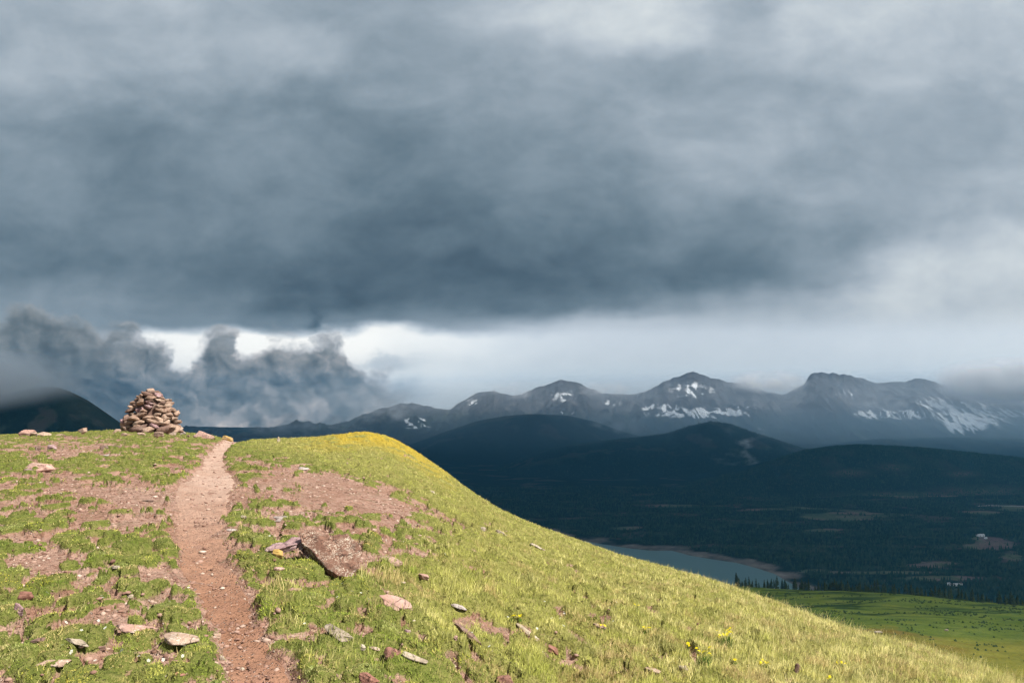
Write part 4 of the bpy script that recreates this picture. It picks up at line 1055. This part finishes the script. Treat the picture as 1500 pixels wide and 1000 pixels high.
# ------------------------------------------------------------------ sky: a low storm cloud sheet that bends down behind the mountains
def mat_sky():
    m, t, out = material('storm_clouds')
    P = t.new('ShaderNodeNewGeometry').outputs['Position']
    def n2d(v, sc_, de=4, ro=.5, di=0): return t.noise(v, sc_, de, ro, di, '2D')
    x, y, z = t.sep(P)
    yy = t.m('MAXIMUM', y, 300.)
    a0 = t.m('ADD', .750, t.m('MULTIPLY', t.m('DIVIDE', x, yy), F / 1000))
    b0 = t.m('SUBTRACT', .590, t.m('MULTIPLY', t.m('DIVIDE', t.m('SUBTRACT', z, ZC), yy), F / 1000))
    q = t.xyz(a0, t.m('MULTIPLY', b0, 1.8), 0.)
    w1 = n2d(q, 4.5, 3, .5, .2); w2 = n2d(t.vm('ADD', q, (7.3, 2.1, 0)), 4.5, 3, .5, .2)
    wf = n2d(q, 22.0, 4, .55); 
    a = t.m('ADD', a0, t.m('MULTIPLY', t.m('SUBTRACT', w1, .5), .22))
    a = t.m('ADD', a, t.m('MULTIPLY', t.m('SUBTRACT', wf, .5), .03))
    amp = t.mr(b0, .30, .47, .13, .045)
    b = t.m('ADD', b0, t.m('MULTIPLY', t.m('SUBTRACT', w2, .5), amp))
    b = t.m('ADD', b, t.m('MULTIPLY', t.m('SUBTRACT', wf, .5), .012))
    rows = [(-.10, [(-.2, .70), (.5, .70), (1, .78), (1.7, .8)]),
            (.00, [(-.2, .68), (0, .69), (.25, .72), (.5, .62), (.65, .66), (.75, .72), (.9, .82), (1.0, .78), (1.1, .67), (1.2, .78), (1.3, .76), (1.5, .80), (1.7, .8)]),
            (.05, [(-.2, .68), (0, .70), (.25, .69), (.43, .69), (.55, .61), (.75, .66), (.9, .82), (1.0, .77), (1.1, .66), (1.25, .74), (1.5, .76), (1.7, .78)]),
            (.10, [(-.2, .66), (0, .68), (.25, .66), (.45, .67), (.55, .61), (.75, .62), (.9, .64), (1.1, .67), (1.3, .72), (1.5, .74), (1.7, .75)]),
            (.15, [(-.2, .6), (0, .60), (.25, .57), (.4, .56), (.6, .57), (.75, .60), (.9, .62), (1.1, .63), (1.3, .65), (1.5, .66), (1.7, .66)]),
            (.20, [(-.2, .54), (0, .54), (.25, .49), (.4, .52), (.6, .51), (.75, .55), (.9, .59), (1.08, .70), (1.2, .64), (1.3, .64), (1.5, .64), (1.7, .64)]),
            (.25, [(-.2, .53), (0, .53), (.25, .48), (.4, .52), (.55, .46), (.65, .48), (.75, .52), (.85, .55), (1.0, .59), (1.1, .66), (1.3, .64), (1.5, .72), (1.7, .75)]),
            (.30, [(-.2, .53), (0, .53), (.25, .50), (.4, .52), (.55, .43), (.65, .44), (.72, .53), (.85, .49), (1.0, .54), (1.15, .57), (1.3, .63), (1.5, .72), (1.7, .75)]),
            (.35, [(-.2, .48), (0, .48), (.2, .48), (.4, .50), (.55, .42), (.7, .43), (.8, .42), (.9, .45), (1.0, .49), (1.15, .53), (1.25, .60), (1.35, .70), (1.5, .80), (1.7, .82)]),
            (.40, [(-.2, .48), (0, .48), (.15, .46), (.3, .46), (.45, .41), (.6, .38), (.75, .365), (.9, .40), (1.05, .45), (1.15, .53), (1.25, .66), (1.35, .78), (1.5, .82), (1.7, .82)]),
            (.445, [(-.2, .58), (0, .58), (.15, .55), (.3, .47), (.42, .39), (.6, .40), (.75, .43), (.85, .46), (.95, .55), (1.05, .64), (1.15, .70), (1.3, .80), (1.5, .82), (1.7, .82)]),
            (.472, [(-.2, .58), (0, .58), (.15, .56), (.25, .52), (.36, .47), (.5, .48), (.62, .50), (.75, .62), (.85, .71), (1.0, .71), (1.15, .73), (1.3, .79), (1.5, .82), (1.7, .82)]),
            (.492, [(-.2, .6), (0, .62), (.15, .70), (.22, .93), (.35, .97), (.5, .96), (.65, .90), (.75, .83), (.9, .74), (1.05, .73), (1.2, .76), (1.45, .82), (1.7, .82)]),
            (.55, [(-.2, .7), (.3, .92), (.5, .93), (.62, .90), (.75, .78), (.9, .70), (1.05, .72), (1.15, .75), (1.3, .74), (1.45, .80), (1.7, .8)]),
            (.62, [(-.2, .6), (.3, .7), (.6, .78), (.75, .72), (1.05, .72), (1.7, .74)])]
    an = t.m('DIVIDE', t.m('ADD', a, .2), 1.9)
    res = None
    for i, (br, pts) in enumerate(rows):
        v = t.curve(an, [((p + .2) / 1.9, q_) for p, q_ in pts])
        res = v if res is None else t.mixf(t.mr(b, rows[i - 1][0], br), res, v)
    d1 = n2d(t.xyz(t.m('ADD', a0, 3.1), t.m('MULTIPLY', b0, 1.7), 0.), 6.5, 5, .55, .25); d2 = n2d(t.xyz(t.m('ADD', a0, 5.7), t.m('MULTIPLY', b0, 1.5), 0.), 26., 5, .6)
    calm = t.mr(b0, .44, .50, 1., .35)
    res = t.m('ADD', res, t.m('MULTIPLY', t.m('MULTIPLY', t.m('SUBTRACT', d1, .5), .20), calm))
    res = t.m('ADD', res, t.m('MULTIPLY', t.m('MULTIPLY', t.m('SUBTRACT', d2, .5), .055), calm))
    # dark ragged scraps hanging under the sheet
    for (ca, cb_, sa_, sb_, ro, am) in [(.462, .472, .012, .020, .6, .12), (.565, .533, .05, .012, -.1, .16), (.60, .574, .035, .018, 0, .16), (.545, .59, .05, .02, 0, .15)]:
        da = t.m('SUBTRACT', t.m('ADD', a0, t.m('MULTIPLY', t.m('SUBTRACT', wf, .5), .05)), ca); db = t.m('SUBTRACT', t.m('ADD', b0, t.m('MULTIPLY', t.m('SUBTRACT', d2, .5), .04)), cb_)
        c_, s_ = math.cos(ro), math.sin(ro)
        ra = t.m('DIVIDE', t.m('ADD', t.m('MULTIPLY', da, c_), t.m('MULTIPLY', db, s_)), sa_); rb = t.m('DIVIDE', t.m('SUBTRACT', t.m('MULTIPLY', db, c_), t.m('MULTIPLY', da, s_)), sb_)
        e = t.m('EXPONENT', t.m('MULTIPLY', t.m('ADD', t.m('MULTIPLY', ra, ra), t.m('MULTIPLY', rb, rb)), -1.))
        res = t.m('SUBTRACT', res, t.m('MULTIPLY', e, am))
    # grey cumulus rising behind the ridge on the left, its puffs lit from the upper right
    T_ = [(-.2, .45), (0, .458), (.04, .448), (.08, .470), (.13, .476), (.17, .488), (.20, .491), (.218, .512), (.25, .520), (.272, .545), (.285, .518), (.31, .502), (.342, .498), (.352, .522), (.37, .512), (.39, .500), (.43, .497), (.465, .503), (.50, .507), (.515, .532), (.54, .552), (.565, .562), (.60, .592), (.65, .625), (.75, .68), (1.7, .9)]
    qc = t.xyz(a0, t.m('MULTIPLY', b0, 1.25), 0.)
    wn = t.new('ShaderNodeTexNoise'); wob = t.vm('SUBTRACT', wn.outputs[1], (.5, .5, .5)); t.put(wn.inputs['Vector'], qc); wn.noise_dimensions = '2D'; wn.inputs['Scale'].default_value = 18; wn.inputs['Detail'].default_value = 5; wn.inputs['Roughness'].default_value = .6
    sc_ = t.new('ShaderNodeVectorMath', operation='SCALE'); t.put(sc_.inputs[0], wob); sc_.inputs['Scale'].default_value = .045
    qw = t.vm('ADD', qc, sc_.outputs[0])
    def puff(v):
        acc = None
        for k_, (sc__, am) in enumerate([(13., .55), (27., .28), (58., .15), (120., .07)]):
            vv = t.new('ShaderNodeTexVoronoi', feature='SMOOTH_F1'); t.put(vv.inputs['Vector'], t.vm('ADD', v, (k_ * 1.3, k_ * .7, 0))); vv.inputs['Scale'].default_value = sc__; vv.inputs['Smoothness'].default_value = .35; vv.voronoi_dimensions = '2D'
            w_ = t.m('MULTIPLY', t.m('SUBTRACT', .75, vv.outputs['Distance']), am)
            acc = w_ if acc is None else t.m('ADD', acc, w_)
        return acc
    h0 = puff(qw); h1 = puff(t.vm('ADD', qw, (.007, -.011, 0.)))
    relief = t.m('SUBTRACT', h0, h1)
    an0 = t.m('DIVIDE', t.m('ADD', t.m('ADD', a0, t.m('MULTIPLY', t.sep(wob)[0], .05)), .2), 1.9)
    top = t.curve(an0, [((p + .2) / 1.9, q_) for p, q_ in T_])
    dd = t.m('ADD', t.m('SUBTRACT', b0, top), t.m('ADD', t.m('MULTIPLY', t.m('SUBTRACT', h0, .28), .075), t.m('MULTIPLY', t.sep(wob)[1], .03)))
    mask = t.m('MULTIPLY', t.mr(dd, -.012, .024), t.mr(a0, .67, .56))
    body = t.m('ADD', .485, t.m('MULTIPLY', t.m('SUBTRACT', n2d(t.xyz(t.m('ADD', a0, 8.3), t.m('MULTIPLY', b0, 1.5), 0.), 9., 5, .6, .3), .5), .22))
    body = t.m('ADD', body, t.m('MULTIPLY', relief, t.mr(a0, .05, .28, .3, .62)))
    body = t.m('ADD', body, t.m('MULTIPLY', t.mr(dd, .030, .0), .09))
    lo = t.m('MULTIPLY', t.mr(n2d(qw, 13., 5, .6, .3), .42, .66), t.m('MULTIPLY', t.mr(b0, .570, .602), t.mr(a0, .24, .34)))
    body = t.m('ADD', body, t.m('MULTIPLY', lo, .24))
    body = t.m('SUBTRACT', body, t.m('MULTIPLY', t.m('MULTIPLY', t.mr(b0, .5, .575), t.mr(a0, .24, .05)), .12))
    body = t.m('ADD', body, t.m('MULTIPLY', t.m('MULTIPLY', t.mr(b0, .52, .61), t.mr(a0, .16, .34)), .05))
    res = t.mixf(t.m('MULTIPLY', mask, .97), res, body)
    col = t.ramp(res, [(.25, lin(54, 66, 76)), (.36, lin(78, 96, 110)), (.45, lin(103, 121, 134)), (.55, lin(130, 146, 158)), (.65, lin(157, 170, 181)), (.75, lin(184, 194, 203)), (.85, lin(212, 219, 223)), (.95, lin(246, 247, 244))])
    col = t.mixc(t.m('MULTIPLY', mask, .85), col, (1.22, 1.03, .90), 'MULTIPLY')
    em = t.new('ShaderNodeEmission'); t.put(em.inputs[0], col); t.put(em.inputs[1], t.m('MULTIPLY', t.m('ADD', 1., t.m('MULTIPLY', t.mr(b0, .44, .50, 0., .20), t.m('SUBTRACT', 1., mask))), 2 ** -EXPO))
    tr = t.new('ShaderNodeBsdfTransparent'); mx = t.new('ShaderNodeMixShader')
    yn = t.m('ADD', y, t.m('MULTIPLY', t.m('SUBTRACT', n2d(P, .003, 3, .6), .5), 320.))
    t.put(mx.inputs[0], t.m('SUBTRACT', t.mr(yn, -80, 980), t.m('MULTIPLY', t.mr(y, 8800, 11800, 0., .46), t.m('MULTIPLY', t.mr(a0, .50, .78), t.m('SUBTRACT', 1., mask)))))
    t.l.new(tr.outputs[0], mx.inputs[1]); t.l.new(em.outputs[0], mx.inputs[2]); t.l.new(mx.outputs[0], out.inputs[0])
    return m
xs = np.linspace(-24000, 24000, 60)
ys = np.concatenate([np.linspace(-600, 3000, 25)[:-1], np.linspace(3000, 19500, 25)[:-1], np.linspace(19500, 27000, 40)])
XS, YSK = np.meshgrid(xs, ys)
tq = np.clip((YSK - 19500) / 7500, 0, 1)
ZS = 1000 - 2600 * (1 - np.sqrt(np.maximum(0, 1 - tq ** 2)))
sky = mk('sky', np.stack([XS, YSK, ZS], -1).reshape(-1, 3), grid_faces(len(ys), len(xs))[:, ::-1], mat_sky(), smooth=True)
tag(sky, kind='structure')

# ------------------------------------------------------------------ air
def vol_box(name, x0, x1, y0, y1, z0, z1, dens, col, label):
    V, Fa = box(x0, x1, y0, y1, z0, z1)
    m, t, out = material(name + '_air')
    pv = t.new('ShaderNodeVolumePrincipled'); pv.inputs['Color'].default_value = (*col, 1); pv.inputs['Density'].default_value = dens; pv.inputs['Anisotropy'].default_value = .2
    t.l.new(pv.outputs[0], out.inputs['Volume'])
    o = mk(name, V, Fa, m); tag(o, label, 'haze', kind='stuff'); return o
def veil(name, c, r, dens, col, label):
    P, Fa = sphere(4)
    m, t, out = material(name + '_air')
    O = t.new('ShaderNodeTexCoord').outputs['Object']
    q = t.vm('LENGTH', t.vm('DIVIDE', O, tuple(r)), None, 1)
    pv = t.new('ShaderNodeVolumePrincipled'); pv.inputs['Color'].default_value = (*col, 1); pv.inputs['Anisotropy'].default_value = .2
    t.put(pv.inputs['Density'], t.m('MULTIPLY', t.mr(q, 1., .1), dens))
    t.l.new(pv.outputs[0], out.inputs['Volume']); m.cycles.volume_step_rate = .25
    o = mk(name, P * np.array(r) * 1.01, Fa, m); o.location = c; return tag(o, label, 'mist', kind='stuff')
veil('mist', (6000, 13000, -60), (12500, 7200, 610), 3.2e-4, (.86, .94, 1.0), 'pale rain mist in the air in front of the far mountains')
veil('mist', (3500, 8600, -300), (9000, 2900, 360), 1.7e-4, (.62, .84, 1.0), 'blue mist lying in front of the wooded hills below the mountains')
HAZE = vol_box('haze', -18000, 18000, -1500, 19000, -660, 560, 2.4e-5, (.17, .58, 1.0), 'thin blue air filling the valley up to the mountains')

def mist(px, py, y, rx, ry, rz, dens, label, scale=1.0, thr=.42):
    c = ((px - 750) / F * y, y, ZC + (HOR - py) / F * y)
    P, Fa = sphere(3)
    m, t, out = material('mist_vapour')
    O = t.new('ShaderNodeTexCoord').outputs['Object']
    r = t.vm('LENGTH', t.vm('DIVIDE', O, (rx, ry, rz)), None, 1)
    n = t.noise(t.vm('ADD', t.vm('MULTIPLY', O, (1. / rz * .5, 1. / rz * .4, 1. / rz * .8)), (px * .37, py * .11, 0)), scale, 4, .6)
    d = t.m('MULTIPLY', t.mr(r, 1., .25), t.mr(n, thr, thr + .25))
    pv = t.new('ShaderNodeVolumePrincipled'); pv.inputs['Color'].default_value = (.995, .995, 1, 1); t.put(pv.inputs['Density'], t.m('MULTIPLY', d, dens)); pv.inputs['Anisotropy'].default_value = 0.
    t.l.new(pv.outputs[0], out.inputs['Volume'])
    o = mk('mist', P * np.array([rx, ry, rz]), Fa, m); o.location = c
    tag(o, label, 'mist', kind='stuff'); return o
mist(1490, 558, 10800, 1250, 600, 350, 2.0e-2, 'thick mist swallowing the summits at the right end of the range', 1.3, .30)
mist(1125, 560, 11700, 650, 500, 200, 8e-3, 'mist bank on the ridge between the pointed peak and the flat summit', 1.4, .34)
mist(885, 572, 11700, 600, 500, 160, 4e-3, 'thin mist on the saddle left of the pointed peak', 1.4, .44)
mist(755, 572, 11700, 450, 400, 150, 3.5e-3, 'thin mist on the ridge between the two left peaks', 1.4, .44)
mist(1085, 650, 6500, 340, 150, 260, 1.0e-2, 'torn wisps of mist over the middle wooded hill', 2.2, .52)
mist(905, 622, 8800, 420, 150, 200, 2.5e-3, 'faint mist behind the left wooded hill', 1.6, .46)
mist(1290, 596, 11000, 600, 300, 170, 3e-3, 'faint mist hanging under the flat summit', 1.6, .46)
mist(-85, 556, 2650, 520, 320, 130, 1.5e-2, 'grey mist hiding the top of the dark hill behind the cairn', 1.2, .28)
mist(440, 622, 8600, 900, 400, 170, 4e-3, 'pale mist lying low at the foot of the clouds left of the flank', 1.5, .44)
mist(560, 600, 10500, 480, 400, 260, 5e-3, 'grey mist covering the leftmost snow flecked mountain', 1.4, .42)

# ------------------------------------------------------------------ light
sun_dir = Vector((.50, -.36, .80)).normalized()      # towards the sun: high, to the right and a little behind
sd_ = bpy.data.lights.new('sun', 'SUN'); sd_.energy = 5.0; sd_.angle = R(.53); sd_.color = (1, .955, .88)
so = bpy.data.objects.new('sun', sd_); COL.objects.link(so); so.rotation_euler = sun_dir.to_track_quat('Z', 'Y').to_euler()
w = bpy.data.worlds.new('World'); sc.world = w; w.use_nodes = True
nt = NT(w.node_tree); nt.n.clear()
st = nt.new('ShaderNodeTexSky', sky_type='NISHITA'); st.sun_disc = False
st.sun_elevation = math.asin(sun_dir.z); st.sun_rotation = math.atan2(sun_dir.x, sun_dir.y); st.air_density = 1; st.dust_density = 1; st.altitude = 3500
bg = nt.new('ShaderNodeBackground'); hs = nt.new('ShaderNodeHueSaturation'); nt.l.new(st.outputs[0], hs.inputs['Color']); hs.inputs['Saturation'].default_value = .35; nt.l.new(hs.outputs[0], bg.inputs[0]); bg.inputs[1].default_value = .07
wo = nt.new('ShaderNodeOutputWorld'); nt.l.new(bg.outputs[0], wo.inputs[0])

# ------------------------------------------------------------------ camera and render settings
cd = bpy.data.cameras.new('camera'); cam = bpy.data.objects.new('camera', cd); COL.objects.link(cam)
cd.sensor_width = 36; cd.lens = 36 * F / 1500; cd.shift_y = (HOR - 500) / 1500
cd.clip_start = .1; cd.clip_end = 60000
cam.location = (0, 0, ZC); cam.rotation_euler = (R(90), 0, 0)
sc.camera = cam
sc.view_settings.view_transform = 'Standard'; sc.view_settings.look = 'None'; sc.view_settings.exposure = EXPO; sc.view_settings.gamma = 1
sc.render.engine = 'CYCLES'
cy_ = sc.cycles
cy_.max_bounces = 8; cy_.diffuse_bounces = 3; cy_.glossy_bounces = 2; cy_.transmission_bounces = 4; cy_.transparent_max_bounces = 12; cy_.volume_bounces = 5
cy_.volume_step_rate = 1.0; cy_.volume_max_steps = 128
cy_.use_denoising = True
